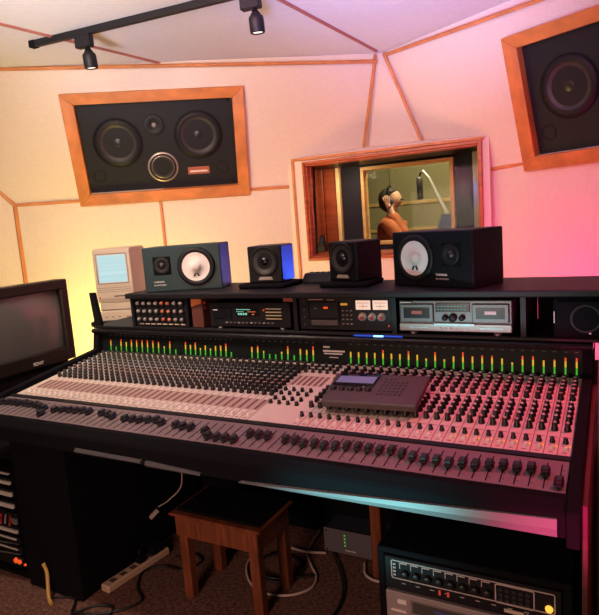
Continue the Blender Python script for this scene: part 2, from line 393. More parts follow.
# ------------------------------------------------------------------ soffit monitors
def soffit(origin, u, v, n, label, group):
    M = Matrix(((u.x, v.x, n.x, origin.x), (u.y, v.y, n.y, origin.y), (u.z, v.z, n.z, origin.z), (0, 0, 0, 1)))
    return M
def make_soffit(M, label, group):
    t = thing('studio_monitor', label, 'speaker', M, group)
    W, Hh = 1.268, .793; fw = .084
    q = MB()       # mitred wooden frame with bevelled section
    o = [(0, 0), (W, 0), (W, Hh), (0, Hh)]; i_ = [(fw, fw*.95), (W-fw, fw*.95), (W-fw, Hh-fw*.9), (fw, Hh-fw*.9)]
    for k in range(4):
        a, b_, c, d_ = o[k], o[(k+1) % 4], i_[(k+1) % 4], i_[k]
        vs = [(*a, -.004), (*b_, -.004), (*c, -.045), (*d_, -.045), (*a, .035), (*b_, .035), (*c, .022), (*d_, .022)]
        q.add(vs, [(0, 1, 2, 3), (4, 5, 6, 7), (0, 1, 5, 4), (1, 2, 6, 5), (2, 3, 7, 6), (3, 0, 4, 7)])
    q.build('wooden_frame', wood, t, bevel=.004)
    MB().box(.06, W-.06, .05, Hh-.05, -.06, -.03).build('baffle', baff, t)
    z = -.03
    def wo(x, y, r, nm, m1):
        q = MB().lathe([(r*1.13, z), (r*1.13, z+.008), (r*1.0, z+.010), (r*.97, z+.014), (r*.90, z+.016), (r*.84, z+.008), (r*.36, z-.02+.0), (r*.36, z-.02)], 40, 0, Matrix.Translation((x, y, 0)), mis=[1, 1, 1, 1, 1, 0, 0])
        ob = q.build(nm, [m1, blk], t)
        MB().lathe([(r*.38, z-.021), (r*.30, z-.006), (r*.16, z+.002), (0, z+.005)], 28, 0, Matrix.Translation((x, y, 0))).build('dust_cap', dust, ob)
        return ob
    wo(.336, .435, .155, 'woofer', cone); wo(.918, .462, .155, 'woofer', cone)
    x, y = .635, .243
    q = MB().lathe([(.112, z), (.112, z+.008), (.104, z+.009), (.100, z+.012), (.095, z+.009), (.083, z+.008), (.080, z+.011), (.076, z+.006), (.028, z-.02)], 36, 0, Matrix.Translation((x, y, 0)), mis=[1, 2, 2, 1, 1, 2, 1, 0])
    md = q.build('midrange', [cone, blk, ring], t)
    MB().lathe([(.029, z-.021), (.02, z-.01), (0, z-.004)], 20, 0, Matrix.Translation((x, y, 0))).build('dust_cap', blkg, md)
    x, y = .608, .548
    tw = MB().lathe([(.074, z), (.074, z+.006), (.070, z+.008), (.036, z+.006), (.022, z-.004)], 32, 0, Matrix.Translation((x, y, 0))).build('tweeter', blk, t)
    MB().lathe([(.02, z-.004), (.014, z+.004), (0, z+.008)], 20, 0, Matrix.Translation((x, y, 0))).build('dome', silver, tw)
    for x, y in ((.168, .198), (1.076, .215)):
        MB().lathe([(.048, z), (.048, z+.004), (.040, z+.004), (.036, z-.002), (.03, z-.028), (0, z-.029)], 24, 0, Matrix.Translation((x, y, 0)), mis=[0, 0, 1, 1, 1]).build('bass_port', [blk, blkm], t)
    q = MB(); q.box(.815, .975, .175, .228, z, z+.004, 0); q.box(.83, .96, .19, .203, z+.004, z+.0055, 1)
    q.build('badge', [mat('badge_copper', (.42, .13, .09, 1), .4, .3), white], t)
    for x, y in ((.11, .72), (1.15, .70), (.11, .11), (1.15, .11), (.62, .11)):
        MB().lathe([(.012, z), (.012, z+.004), (0, z+.005)], 12, 0, Matrix.Translation((x, y, 0))).build('screw', blkg, t)
    return t
ML = soffit(L(.470, -.035), uL, vL, nL, '', '')
monitor0 = make_soffit(ML, 'large two-woofer monitor set in a wood frame in the yellow-lit left wall', 'wall monitors')
MR = soffit(Rr(.300, -.035), uR, vR, nR, '', '')
copy_tree(monitor0, MR, 'large wood-framed monitor in the pink right wall, cut off by the picture edge')

# ------------------------------------------------------------------ track lights
tr_ = thing('ceiling_light_track', 'black track rail running along the ceiling above the left monitor', 'track light', (0, 0, 0))
ra = V(-3.02, 2.515, 2.632); rb = V(-1.30, 2.697, 2.632)
dirr = (rb-ra).normalized(); sr = V(-dirr.y, dirr.x, 0)
q = MB(); q.prism([ra+sr*.017+V(0, 0, -.018), ra-sr*.017+V(0, 0, -.018), ra-sr*.017+V(0, 0, .018), ra+sr*.017+V(0, 0, .018)], rb-ra)
q.build('rail', blk, tr_, bevel=.003)
q = MB(); q.prism([ra-dirr*.02+sr*.02+V(0, 0, -.02), ra-dirr*.02-sr*.02+V(0, 0, -.02), ra-dirr*.02-sr*.02+V(0, 0, .018), ra-dirr*.02+sr*.02+V(0, 0, .018)], dirr*.04)
q.build('end_cap', blkm, tr_)
def spot(s, label):
    p = ra+dirr*s; t = thing('spot_lamp', label, 'spotlight', Matrix.Translation((p.x, p.y, p.z-.018)) @ Matrix.Rotation(math.atan2(dirr.y, dirr.x), 4, 'Z'), 'spot lamps on the ceiling track')
    MB().box(-.075, .03, -.022, .022, -.065, 0, c=.004).build('adapter', blk, t)
    MB().cyl((0, 0, -.06), (0, 0, -.085), .011, n=12).cyl((0, -.012, -.082), (0, .012, -.082), .014, n=12).build('swivel', blkm, t)
    M = Matrix.Translation((0, 0, -.083)) @ Matrix.Rotation(math.radians(186), 4, 'X')
    MB().lathe([(0, 0), (.022, .002), (.026, .012), (.036, .02), (.038, .033), (.038, .092), (.034, .097), (.031, .087), (0, .085)], 24, 0, M).build('lamp_housing', blk, t)
    MB().lathe([(.0, .0855), (.030, .0855), (.026, .091), (0, .094)], 20, 0, M).build('lens', bulb, t)
    return t
spot(.39, 'short black spot lamp hanging near the left end of the track')
spot(1.44, 'black spot lamp on the ceiling track near the top edge, right of centre')

# ------------------------------------------------------------------ mixing console
XL, XR = -2.36, -.11
TAN = .128
def pz(y): return .83+TAN*(y-1.615)
con = thing('mixing_console', 'very wide black mixing console with cream channel strips and a green meter bridge', 'mixing desk', (0, 0, 0))
def inclined(x0, x1, y0, y1, t, z_off=0):
    return [V(x0, y0, pz(y0)+z_off), V(x1, y0, pz(y0)+z_off), V(x1, y1, pz(y1)+z_off), V(x0, y1, pz(y1)+z_off)], V(0, 0, -t)
q = MB(); q.prism(*inclined(XL, XR, 1.615, 2.15, .03))
PITCH = .0343
RX = [-.127-PITCH*i for i in range(25)]
LX = [-1.150-PITCH*i for i in range(35)]
def line(q, x0, x1, y0, y1, mi, h=.0008):
    p, d = inclined(x0, x1, y0, y1, h*2, h); q.prism(p, d, mi)
for x in RX+LX:
    line(q, x+PITCH/2-.0012, x+PITCH/2+.0012, 1.62, 2.148, 1)
    line(q, x-.006, x+.006, 1.636, 1.639, 1); line(q, x-.009, x+.009, 1.672, 1.6735, 1)
for x in LX:
    line(q, x-.0115, x+.0115, 1.70, 1.785, 2); line(q, x-.002, x+.002, 1.705, 1.78, 3, .0012)
for x in RX: line(q, x-.012, x+.012, 1.942, 1.945, 1); line(q, x-.012, x+.012, 1.722, 1.7235, 1)
for i in range(6):
    x = -1.0-i*.024; line(q, x-.008, x+.008, 1.93, 2.02, 2); line(q, x-.0015, x+.0015, 1.935, 2.015, 3, .0012)
q.build('channel_panel', [cream, creamline, slotpink, blkm], con)
# knobs
knobs = []
rowsR = [2.103, 2.073, 2.043, 2.013, 1.972, 1.905, 1.873, 1.841, 1.809, 1.765, 1.692]
for x in RX:
    for k, y in enumerate(rowsR): knobs.append((x, y, .0102 if k < 10 else .008, .026 if k < 10 else .018, 3 if k in (4, 9) else 1 if k < 10 else 0))
rowsL = [2.108-.031*i for i in range(10)]
for x in LX:
    for k, y in enumerate(rowsL): knobs.append((x, y, .0105, .025, (0, 0, 0, 2, 2, 1, 3, 3, 0, 0)[k]))
for i in range(5):
    x = -.995-i*.032
    for y in (2.12, 2.09, 2.06): knobs.append((x, y, .0085, .019, 0))
for i in range(4):
    x = -1.01-i*.036
    for y in (1.88, 1.845, 1.80, 1.765): knobs.append((x, y, .0085, .019, 1))
knobs.sort(key=lambda k: (k[0])**2+(k[1])**2+(1.5-pz(k[1]))**2)
def knob(q, x, y, r, h, c, o=None, n=10):
    M = Matrix.Translation((x, y, pz(y)) if o is None else o) @ Matrix.Rotation(math.atan(TAN), 4, 'X')
    q.lathe([(r, 0), (r*.97, h*.35), (r*.78, h*.45), (r*.72, h*.93), (r*.55, h), (0, h)], n, 0, M, True, [0, 0, 0, 0, 1])
    if c: q.box(-.0012, .0012, 0, r*.75, h*.9, h*1.03, 2, M)
tips = [knobb, ktip, kteal, kred]
protos = {}
for k in knobs[:100]:
    key = k[2:]
    if key not in protos:
        q = MB(); knob(q, 0, 0, k[2], k[3], k[4], (0, 0, 0), 14); ob = q.build('control_knob', [knobb, tips[k[4]], white], con); protos[key] = ob
    else:
        ob = protos[key].copy(); COL.objects.link(ob); ob.parent = con
    ob.location = (k[0], k[1], pz(k[1])-.001)
q = MB()
for k in knobs[100:]:
    M = Matrix.Translation((k[0], k[1], pz(k[1])-.001)) @ Matrix.Rotation(math.atan(TAN), 4, 'X'); r, h = k[2], k[3]
    q.lathe([(r, 0), (r*.97, h*.35), (r*.78, h*.45), (r*.72, h*.93), (0, h)], 8, 0, M, True, [0, 0, 0, 1+k[4] if k[4] else 0])
q.build('small_knobs', [knobb, knobb, ktip, kteal, kred], con, kind='stuff')
# white buttons
q = MB().lathe([(.0065, 0), (.0065, .007), (.005, .010), (0, .0105)], 12); b0 = q.build('white_button', whiteb, con, 'round white push button')
first = True
for x in RX+LX:
    ob = b0 if first else b0.copy()
    if not first: COL.objects.link(ob); ob.parent = con
    first = False; ob.location = (x+.004, 1.655, pz(1.655)-.001)
q = MB().lathe([(.0028, 0), (.0028, .003), (0, .005)], 8); l0 = q.build('indicator_lamp', mat('amber_small', (.4, .25, .02, 1), .5, emit=(1, .6, .05, 1), estr=.7), con, 'small amber indicator lamp')
first = True
for i, x in enumerate(RX[:10]):
    ob = l0 if first else l0.copy()
    if not first: COL.objects.link(ob); ob.parent = con
    first = False; ob.location = (x+.012, 1.672 if i % 2 == 0 else 1.668, pz(1.672)-.0005)
# fader bed
q = MB(); q.prism(*inclined(XL-.01, XR, 1.448, 1.598, .03))
FX = [-.127-PITCH*i for i in range(65)]
for i, x in enumerate(FX):
    line(q, x-.0016, x+.0016, 1.458, 1.578, 1, .0008)
    for y in (1.475, 1.50, 1.525, 1.55): line(q, x+.004, x+.009, y, y+.001, 1, .0005)
q.build('fader_panel', [greyp, blkm], con)
cap = MB()
cap.box(-.0115, .0115, -.019, .019, .003, .014, c=.005); cap.box(-.0105, .0105, -.014, .014, .012, .023, c=.004); cap.box(-.002, .002, -.004, .004, -.004, .005)
c0 = cap.build('fader_cap', knobb, con)
fy = []
y = 1.52
low = {0, 28, 29, 30, 31, 55}
gaps = {24, 33, 37, 44, 48}
first = True
for i, x in enumerate(FX):
    if i in gaps: continue
    ob = c0 if first else c0.copy()
    if not first: COL.objects.link(ob); ob.parent = con
    first = False
    y = 1.518+.010*math.sin(i*.55)+random.uniform(-.006, .006) + (0.012 if i > 38 else 0)
    if i in low: y = 1.478
    ob.location = (x, y, pz(y)); ob.rotation_euler = (math.atan(TAN), 0, 0)
# dividing strip, body, armrest
q = MB()
p, d = inclined(XL-.02, XR+.005, 1.596, 1.617, .04, .004); q.prism(p, d)
q.build('divider_strip', blk, con)
q = MB(); q.prism([V(XL-.02, 1.42, .73), V(XL-.02, 2.35, .73), V(XL-.02, 2.35, .86), V(XL-.02, 2.15, .868), V(XL-.02, 1.448, .778)], V(XR-XL+.03, 0, 0))
q.build('console_body', blkm, con)
q = MB()   # padded front rail
prof = [(1.448, .806), (1.44, .811), (1.425, .806), (1.405, .785), (1.400, .775), (1.400, .718), (1.46, .718)]
q.prism([V(XL-.03, a, b_) for a, b_ in prof], V(XR-XL+.045, 0, 0)); q.build('armrest', blkm, con, bevel=.004)
q = MB()
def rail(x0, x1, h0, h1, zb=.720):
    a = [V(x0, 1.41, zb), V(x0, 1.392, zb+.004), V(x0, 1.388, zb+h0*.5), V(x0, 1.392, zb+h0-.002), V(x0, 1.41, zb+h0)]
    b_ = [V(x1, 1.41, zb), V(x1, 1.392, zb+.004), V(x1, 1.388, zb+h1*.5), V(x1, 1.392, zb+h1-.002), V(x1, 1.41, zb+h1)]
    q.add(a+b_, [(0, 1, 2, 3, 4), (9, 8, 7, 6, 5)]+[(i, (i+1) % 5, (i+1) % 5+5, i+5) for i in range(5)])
rail(-1.02, -.125, .006, .050); q.build('front_bumper', bumper, con, 'pale satin strip, widening towards the right to imitate the light on it')  # taper imitates the light fading towards the left along the rail
q = MB(); rail(-1.74, -1.42, .020, .018, .722); q.build('front_label_strip', tape, con, 'grey strip on the front edge')
q = MB(); rail(-1.40, -1.17, .024, .014, .716); q.build('front_label_strip', tape, con, 'grey strip on the front edge')
# side cheeks
for x0, x1, m, lab in ((XR+.004, XR+.034, blk, 'black side cheek'), (XL-.045, XL-.012, blk, 'black side cheek')):
    MB().prism([V(x0, 1.39, .70), V(x0, 2.36, .70), V(x0, 2.36, 1.03), V(x0, 2.14, 1.02), V(x0, 2.12, .92), V(x0, 1.46, .83), V(x0, 1.39, .79)], V(x1-x0, 0, 0)).build('side_cheek', blkm, con, bevel=.004)
MB().prism([V(XR+.034, 1.43, .10), V(XR+.034, 2.30, .10), V(XR+.034, 2.30, .93), V(XR+.034, 2.10, .90), V(XR+.034, 1.46, .78)], V(.014, 0, 0)).build('wood_end_panel', mat('dark_end_wood', (.07, .02, .012, 1), .5, noise=(8, .3, (1, 1, 6))), con, 'dark red wooden end panel', bevel=.003)
# legs
MB().box(-2.28, -1.95, 1.50, 2.30, 0, .735, c=.006).build('pedestal', blkm, con)
MB().box(-.90, -.855, 2.10, 2.16, 0, .735, c=.004).build('leg', stoolw, con, 'brown wooden leg')
MB().box(-2.02, -.1, 2.36, 2.38, .0, .86).build('modesty_panel', blkm, con)
# meter bridge
q = MB(); q.prism([V(XL-.04, 2.155, .895), V(XL-.04, 2.165, .998), V(XL-.04, 2.34, 1.0), V(XL-.04, 2.34, .86), V(XL-.04, 2.155, .86)], V(XR-XL+.07, 0, 0))
mbq = q
q = MB(); q.prism([V(XL-.045, 2.125, 1.003), V(XL-.045, 2.122, 1.014), V(XL-.045, 2.13, 1.024), V(XL-.045, 2.34, 1.026), V(XL-.045, 2.34, .999), V(XL-.045, 2.14, .999)], V(XR-XL+.08, 0, 0))
vis = q
q = mbq
def my(z): return 2.1555+(z-.895)*.097
LM = [-2.312+.0358*i for i in range(13)]+[-1.821+.0294*i for i in range(10)]+[-1.444+.0308*(i*1.0) for i in range(11)]
RM = [-.126-.0349*i for i in range(25)]
for x in LM+RM:
    q.box(x-.011, x+.011, my(.903)-.0008, my(.903)+.002, .9025, .9045, 1)
    for k in range(5): q.box(x-.008, x-.0055, my(.91+.014*k)-.0006, my(.91+.014*k)+.002, .912+.014*k, .9128+.014*k, 1)
    q.box(x-.006, x+.006, my(.985)-.0006, my(.985)+.002, .984, .987, 1)
mb = q.build('meter_bridge', [mat('meter_black', (.006, .009, .010, 1), .5, spec=.15), mat('scale_print', (.10, .12, .12, 1), .6)], con)
vis.build('visor', blkg, mb, bevel=.003)
hs = {}
rnd = random.Random(5)
for i, x in enumerate(LM+RM):
    hh = rnd.choice([.030, .042, .045, .050, .052, .055, .058])
    if i in (1, 12, 22, 26, 30, 27): hh = .02
    if i in (23+10, 45): hh = .06
    q = MB(); z = .908; zz = z
    while zz < z+hh:
        f = (zz-z); mi = 0 if f < .024 else 1 if f < .044 else 2
        q.box(x-.0028, x+.0028, my(zz)-.0022, my(zz)+.001, zz, zz+.0034, mi); zz += .0042
    q.build('level_meter', [ledg, ledy, ledr], mb)
q = MB()
q.box(-1.088, -1.058, my(.968)-.001, my(.968)+.002, .966, .974); q.box(-1.09, -.99, my(.952)-.001, my(.952)+.002, .950, .957); q.box(-1.085, -1.0, my(.94)-.001, my(.94)+.002, .940, .945); q.box(-1.06, -1.02, my(.925)-.001, my(.925)+.002, .926, .929)
q.build('logo_plate', [white], mb, 'small printed maker logo in the middle of the meter bridge')

# ------------------------------------------------------------------ hutch over the console
hut = thing('gear_shelf', 'long black shelf unit over the meter bridge holding decks and speakers', 'shelf', (0, 0, 0))
ST = 1.208
MB().box(-2.125, .35, 2.105, 2.50, ST-.024, ST, c=.004).build('top_board', blk, hut)
MB().box(-2.40, .35, 2.135, 2.50, 1.0265, 1.040, c=.003).build('lower_board', blk, hut)
for x in (-2.125, -1.206, -.772, -.302): MB().box(x, x+.018, 2.14, 2.48, 1.04, ST-.024).build('divider', blk, hut)
MB().prism([V(-2.39, 2.14, 1.03), V(-2.345, 2.14, 1.03), V(-2.375, 2.14, 1.21), V(-2.405, 2.14, 1.21)], V(0, .02, 0)).build('end_panel', blkm, hut)
MB().box(-2.107, -.30, 2.485, 2.499, 1.04, ST-.024).build('back_panel', blkm, hut)
MB().box(-.284, .35, 2.485, 2.499, 1.04, ST-.024).build('back_panel', mat('dusty_brown_board', (.16, .10, .11, 1), .6), hut, 'dusty brown back board of the right bay')
for x in (-2.39, .31): MB().box(x, x+.03, 2.43, 2.498, 0, 1.0265).build('leg', blkm, hut)

MB().box(-.93, -.73, 2.123, 2.135, 1.0285, 1.0325).build('blue_glint_strip', glintb, hut, 'blue glowing strip under the decks, imitating a reflection on the visor')  # glowing strip stands in for a blue reflection on the visor, no lamp here
MB().box(-.845, -.805, 2.121, 2.123, 1.028, 1.034).build('glow_face', glow('blue_white', (.25, .6, 1), 3.0), hut, 'bright blue-white core of the imitated reflection')  # brightest spot of that reflection, made as a glowing face
# ------------------------------------------------------------------ gear on the lower board
GZ = 1.0405; GY = 2.15
def chassis(t, w, h, d, m=blk): MB().box(0, w, .004, d, .006, h, c=.002).build('chassis', m, t)
# preamp bank
t = thing('preamp_rack', 'black unit with three rows of small grey and red knobs, leftmost on the shelf', 'audio equipment', (-2.098, GY-.01, GZ))
MB().box(0, .325, .004, .25, 0, .142, c=.002).build('chassis', blk, t)
kp = {}
for r in range(3):
    for c in range(8):
        col = 'r' if c in (4, 5) else 'g'
        M = front(0, 0, 0)
        if col not in kp:
            q = MB().lathe([(.0115, 0), (.011, .010), (.008, .012), (.0075, .02), (0, .021)], 14, 0, M, True, [0, 0, 1, 1]); ob = q.build('knob', [knobb, mat('cap_'+col, (.26, .24, .25, 1) if col == 'g' else (.42, .12, .07, 1), .4)], t); kp[col] = ob
        else: ob = kp[col].copy(); COL.objects.link(ob); ob.parent = t
        ob.location = (.03+c*.038, .003, .118-r*.039)
q = MB().box(-.012, .012, -.002, .004, -.0025, .0025); s0 = q.build('label_strip', [beige], t)
for c in range(8):
    ob = s0 if c == 0 else s0.copy()
    if c: COL.objects.link(ob); ob.parent = t
    ob.location = (.032+c*.037, .002, .015)
# small brown box beside it
t = thing('effects_box', 'small upright unit with a bright orange upper panel between knob bank and receiver', 'audio equipment', (-1.755, GY-.005, GZ))
MB().box(0, .065, .003, .2, 0, .14, c=.003).build('case', mat('brown_panel', (.10, .028, .02, 1), .6), t)
MB().prism([V(.004, 0, .10), V(.061, 0, .115), V(.061, 0, .135), V(.004, 0, .136)], V(0, .004, 0)).build('orange_panel', orange, t)
MB().lathe([(.006, 0), (.006, .008), (0, .009)], 10, 0, front(.078, .01, .118)).lathe([(.004, 0), (.004, .004), (0, .004)], 10, 0, front(.078, .01, .095)).build('red_button', red, t)
# DAT / receiver
t = thing('digital_recorder', 'black rack recorder with a green and orange display and four pale keys', 'audio equipment', (-1.655, GY, GZ))
W = .425
MB().box(0, W, .004, .27, .008, .118, c=.003).build('chassis', blk, t)
q = MB(); q.box(.145, .265, -.0005, .006, .058, .094, 0)
for k in range(7): q.box(.152+k*.011, .160+k*.011, -.0012, .002, .086, .089, 1)
for k in range(4): q.box(.160+k*.013, .168+k*.013, -.0012, .002, .063, .072, 1)
for k in range(5): q.box(.152+k*.008, .158+k*.008, -.0012, .002, .077, .079, 1)
for k in range(4): q.box(.212+k*.011, .219+k*.011, -.0012, .002, .076, .079, 2)
q.box(.235, .245, -.0012, .002, .064, .068, 2)
q.build('display', [blkg, ledt, mat('display_orange', (.5, .1, .03, 1), .5, emit=(.9, .2, .06, 1), estr=.6)], t)
for k in range(4): MB().box(.305, .385, -.004, .006, .045+k*.0145, .0495+k*.0145, c=.001).build('pale_key', mat('pale_key%d' % k, (.40, .34, .20, 1), .5), t)
MB().box(.02, .125, -.001, .006, .045, .095, c=.002).build('tape_tray', blkg, t)
MB().box(.025, .05, -.002, .004, .083, .087).build('logo_plate', white, t)
for k in range(12): MB().box(.09+k*.022, .10+k*.022, -.003, .006, .026, .030).build('small_key', silver if k % 3 else ktip, t)
MB().box(.292, .297, -.002, .006, .082, .087).build('red_lamp', ledr, t)
for x in (.045, .375): MB().lathe([(.013, 0), (.013, .008), (0, .008)], 14, 0, Matrix.Translation((x, .02, 0))).build('foot', silver, t)
# things on the recorder: folded cloth / red box
t = MB().box(0, .05, 0, .12, 0, .0235, c=.003).build('small_box', mat('dusty_red', (.35, .09, .08, 1), .7), None, 'small dusty red box lying on top of the black recorder, at its right end', 'box', loc=(-1.272, GY+.02, GZ+.118))
# tape deck with VU meters
t = thing('tape_deck', 'black single cassette deck with two lit cream meters and three red-topped knobs', 'audio equipment', (-1.185, GY, GZ))
MB().box(0, .41, .004, .27, .004, .140, c=.003).build('chassis', blk, t)
for x in (.262, .334):
    q = MB(); q.box(x-.003, x+.065, -.003, .004, .088, .131, 1); q.box(x, x+.062, -.004, .002, .091, .128, 0); q.box(x+.006, x+.056, -.0046, .001, .117, .119, 2); q.box(x+.012, x+.05, -.0046, .001, .104, .106, 2)
    q.box(x+.030, x+.0315, -.0048, .001, .093, .115, 2)
    q.build('level_gauge', [vu, blk, mat('print_rose', (.5, .2, .18, 1), .6)], t)
for x in (.287, .328, .368):
    ob = MB().lathe([(.017, 0), (.016, .006), (.0125, .008), (.012, .02), (0, .021)], 18, 0, front(x, .002, .062), mis=[0, 0, 0, 0]).build('knob', [chrome], t)
    MB().lathe([(.008, .021), (.007, .024), (0, .024)], 12, 0, front(x+.003, .002, .060)).build('red_cap', red, ob)
q = MB(); q.box(.045, .19, -.002, .004, .05, .125, 0); q.box(.055, .18, -.003, .004, .056, .118, 1); q.build('cassette_door', [blkg, blk], t)
MB().box(.058, .180, -.006, .006, .024, .046, c=.002).build('key_row', dsilver, t)
MB().box(.118, .137, -.004, .003, .094, .102).build('red_lamp', ledr, t); MB().box(.076, .084, -.004, .003, .093, .097).build('green_lamp', mat('dim_green', (.02, .1, .04, 1), .5, emit=(.02, .25, .1, 1), estr=.5), t)
MB().box(.05, .115, -.004, .003, .130, .134).box(.135, .165, -.004, .003, .129, .132).build('logo_plate', mat('print_rose2', (.40, .22, .19, 1), .6), t)
MB().box(.195, .222, -.003, .004, .108, .116).build('amber_display', mat('amber_dim', (.3, .12, .01, 1), .5, emit=(.8, .35, .03, 1), estr=.6), t)
for r in range(4):
    for c in range(3): MB().box(.199+c*.018, .207+c*.018, -.003, .004, .030+r*.018, .034+r*.018).build('small_key', silver if r else ktip, t)
for r in range(4): MB().lathe([(.004, 0), (.004, .006), (0, .006)], 8, 0, front(.026, .003, .025+r*.032)).build('side_button', dsilver, t)
MB().lathe([(.003, 0), (.003, .003), (0, .003)], 8, 0, front(.395, .003, .026)).build('power_lamp', ledr, t)
# dual cassette deck
t = thing('double_cassette_deck', 'silver-grey double cassette deck at the right end of the row of decks', 'audio equipment', (-.742, GY-.012, GZ))
W = .412
MB().box(.0, W, .006, .27, .012, .128, c=.003).build('chassis', dsilver, t)
MB().box(.0, W, -.002, .010, .012, .042, c=.003).build('lower_panel', silver, t)
for x in (.006, .275):
    q = MB(); q.box(x, x+.128, -.004, .008, .046, .116, 0, c=.003); q.box(x+.014, x+.114, -.005, .004, .062, .103, 1); q.box(x+.045, x+.085, -.0055, .004, .078, .090, 2 if x > .1 else 3)
    q.build('cassette_door', [dsilver, blkg, mat('label_pale%d' % int(x*100), (.45, .42, .42, 1), .5), mat('redlab%d' % int(x*100), (.35, .05, .03, 1), .5)], t)
q = MB(); q.box(.142, .266, -.001, .008, .086, .118, 0)
for k in range(9): q.box(.150+k*.012, .158+k*.012, -.0018, .002, .106, .109, 1); q.box(.150+k*.012, .156+k*.012, -.0018, .002, .094, .097, 1)
q.build('display', [blkg, mat('dim_teal', (.02, .08, .07, 1), .5, emit=(.1, .4, .33, 1), estr=.45)], t)
for x, rr in ((.176, .011), (.205, .015), (.238, .011)): MB().lathe([(rr, 0), (rr, .012), (rr*.8, .016), (0, .016)], 18, 0, front(x, .006, .064)).build('knob', blk, t)
MB().box(.04, .115, -.004, .004, .022, .031, c=.001).build('key_row', mat('teal_key', (.30, .42, .42, 1), .4, .4), t)
MB().box(.30, .385, -.004, .004, .022, .031, c=.001).build('key_row', MATS['teal_key'], t)
MB().box(.135, .285, -.006, .004, .034, .044, c=.001).build('key_row', MATS['teal_key'], t)
for k in range(6): MB().box(.155+k*.02, .163+k*.02, -.004, .004, .022, .027).build('small_key', ktip if k != 2 else red, t)
MB().box(.01, .05, -.0045, .003, .1205, .124).build('logo_plate', white, t)
for x in (.05, .36): MB().lathe([(.014, 0), (.014, .012), (0, .012)], 14, 0, Matrix.Translation((x, .02, 0))).build('foot', silver, t)
# black speaker lying in the right bay
t = thing('compact_speaker', 'dark small speaker lying in the shelf bay at the right picture edge', 'speaker', (-.195, 2.12, GZ))
MB().box(0, .30, .006, .2, .0, .138, c=.008).build('cabinet', cab, t)
MB().box(.008, .292, -.002, .008, .008, .130, c=.006).build('grille', blkm, t)
MB().lathe([(.05, 0), (.046, .004), (.04, .001)], 24, 0, front(.1, -.001, .07)).build('driver', blk, t)
MB().lathe([(.004, 0), (.003, .002), (0, .002)], 10, 0, front(.112, -.003, .022)).build('badge', white, t)
MB().box(.002, .005, -.004, .004, .055, .095).build('chrome_strip', silver, t)

# ------------------------------------------------------------------ near-field speakers
def ns(M, mirror, label, marks, cabm=None):
    cabm = cabm or cab
    t = thing('bookshelf_speaker', label, 'speaker', M, 'white-cone speakers lying on their sides')
    W, D, Hh = .382, .199, .215
    MB().box(0, W, .004, D, 0, Hh, c=.004).build('cabinet', cabm, t)
    X = (lambda x: x) if not mirror else (lambda x: W-x)
    x, z = X(.262), .112
    wf = MB().lathe([(.092, 0), (.092, .008), (.084, .012), (.072, .012), (.067, .006), (.064, .005)], 40, 0, front(x, .004, z)).build('woofer', blk, t)
    MB().lathe([(.068, .006), (.063, .005), (.022, -.003), (.022, -.002)], 40, 0, front(x, .0, z)).build('white_cone', wcone, wf)
    MB().lathe([(.024, .0), (.018, .008), (.009, .012), (0, .013)], 24, 0, front(x, .0, z)).build('dust_cap', wcap, wf)
    q = MB()
    for sx in (-1, 1): q.prism([V(x+sx*.009-.004+sx*.003, -.006, z-.046), V(x+sx*.009+.004+sx*.003, -.006, z-.046), V(x+sx*.009+.003-sx*.004, -.006, z-.030), V(x+sx*.009-.003-sx*.004, -.006, z-.030)], V(0, .002, 0))
    q.build('lead_mark', blk, wf)
    tx, tz = X(.094), .125
    MB().box(tx-.044, tx+.044, .001, .006, tz-.044, tz+.044, c=.003).build('tweeter_plate', blkm, t)
    tw = MB().lathe([(.040, .002), (.036, .006), (.026, .002), (.018, .0)], 28, 0, front(tx, .0, tz)).build('tweeter', blk, t)
    MB().lathe([(.017, .0), (.010, .007), (0, .009)], 20, 0, front(tx, .0, tz)).build('dome', dust, tw)
    lx = .045 if not mirror else .215
    text('brand_lettering', 'YAMAHA', .013, Matrix.Translation((lx, .003, .044)) @ FACE, white, t)
    text('model_lettering', 'NS-10M STUDIO', .0085, Matrix.Translation((lx, .003, .030)) @ FACE, white, t)
    return t
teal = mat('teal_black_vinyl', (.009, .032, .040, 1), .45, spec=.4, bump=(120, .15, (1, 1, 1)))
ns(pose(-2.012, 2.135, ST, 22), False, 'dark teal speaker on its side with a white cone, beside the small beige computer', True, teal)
ns(pose(-.815, 2.30, ST, -23), True, 'black speaker on its side with a white cone, in front of the control room window', True)
def cube(M, label):
    t = thing('cube_speaker', label, 'speaker', M, 'small cube speakers on the shelf')
    W, D, Hh = .165, .165, .168
    MB().box(0, W, .004, D, 0, Hh, c=.005).build('cabinet', cab, t)
    x, z = W/2, .098
    wf = MB().lathe([(.068, 0), (.068, .006), (.063, .009), (.058, .006), (.054, .004), (.02, -.004)], 36, 0, front(x, .004, z), mis=[1, 1, 1, 1, 0]).build('driver', [cone, blk], t)
    MB().lathe([(.023, -.004), (.015, .004), (0, .007)], 20, 0, front(x, .002, z)).build('dust_cap', blkg, wf)
    MB().prism([V(x-.036, 0, .014), V(x+.036, 0, .014), V(x+.028, 0, .028), V(x-.028, 0, .028)], V(0, .005, 0)).build('badge', mat('badge_pale', (.34, .30, .27, 1), .5), t)
    return t
c1 = cube(pose(-1.495, 2.262, ST+.022, 9), 'small cube speaker with a blue-lit side, left of the window')
copy_tree(c1, pose(-1.112, 2.312, ST+.022, -20), 'small cube speaker below the window, beside the right white-cone speaker')
q = MB(); q.box(0, .24, 0, .20, 0, .020, c=.006); q.build('speaker_pad', blkm, None, 'flat black pad under the cube speaker left of the window', 'speaker stand', 'black pads under the cube speakers', loc=(-1.54, 2.235, ST+.001))
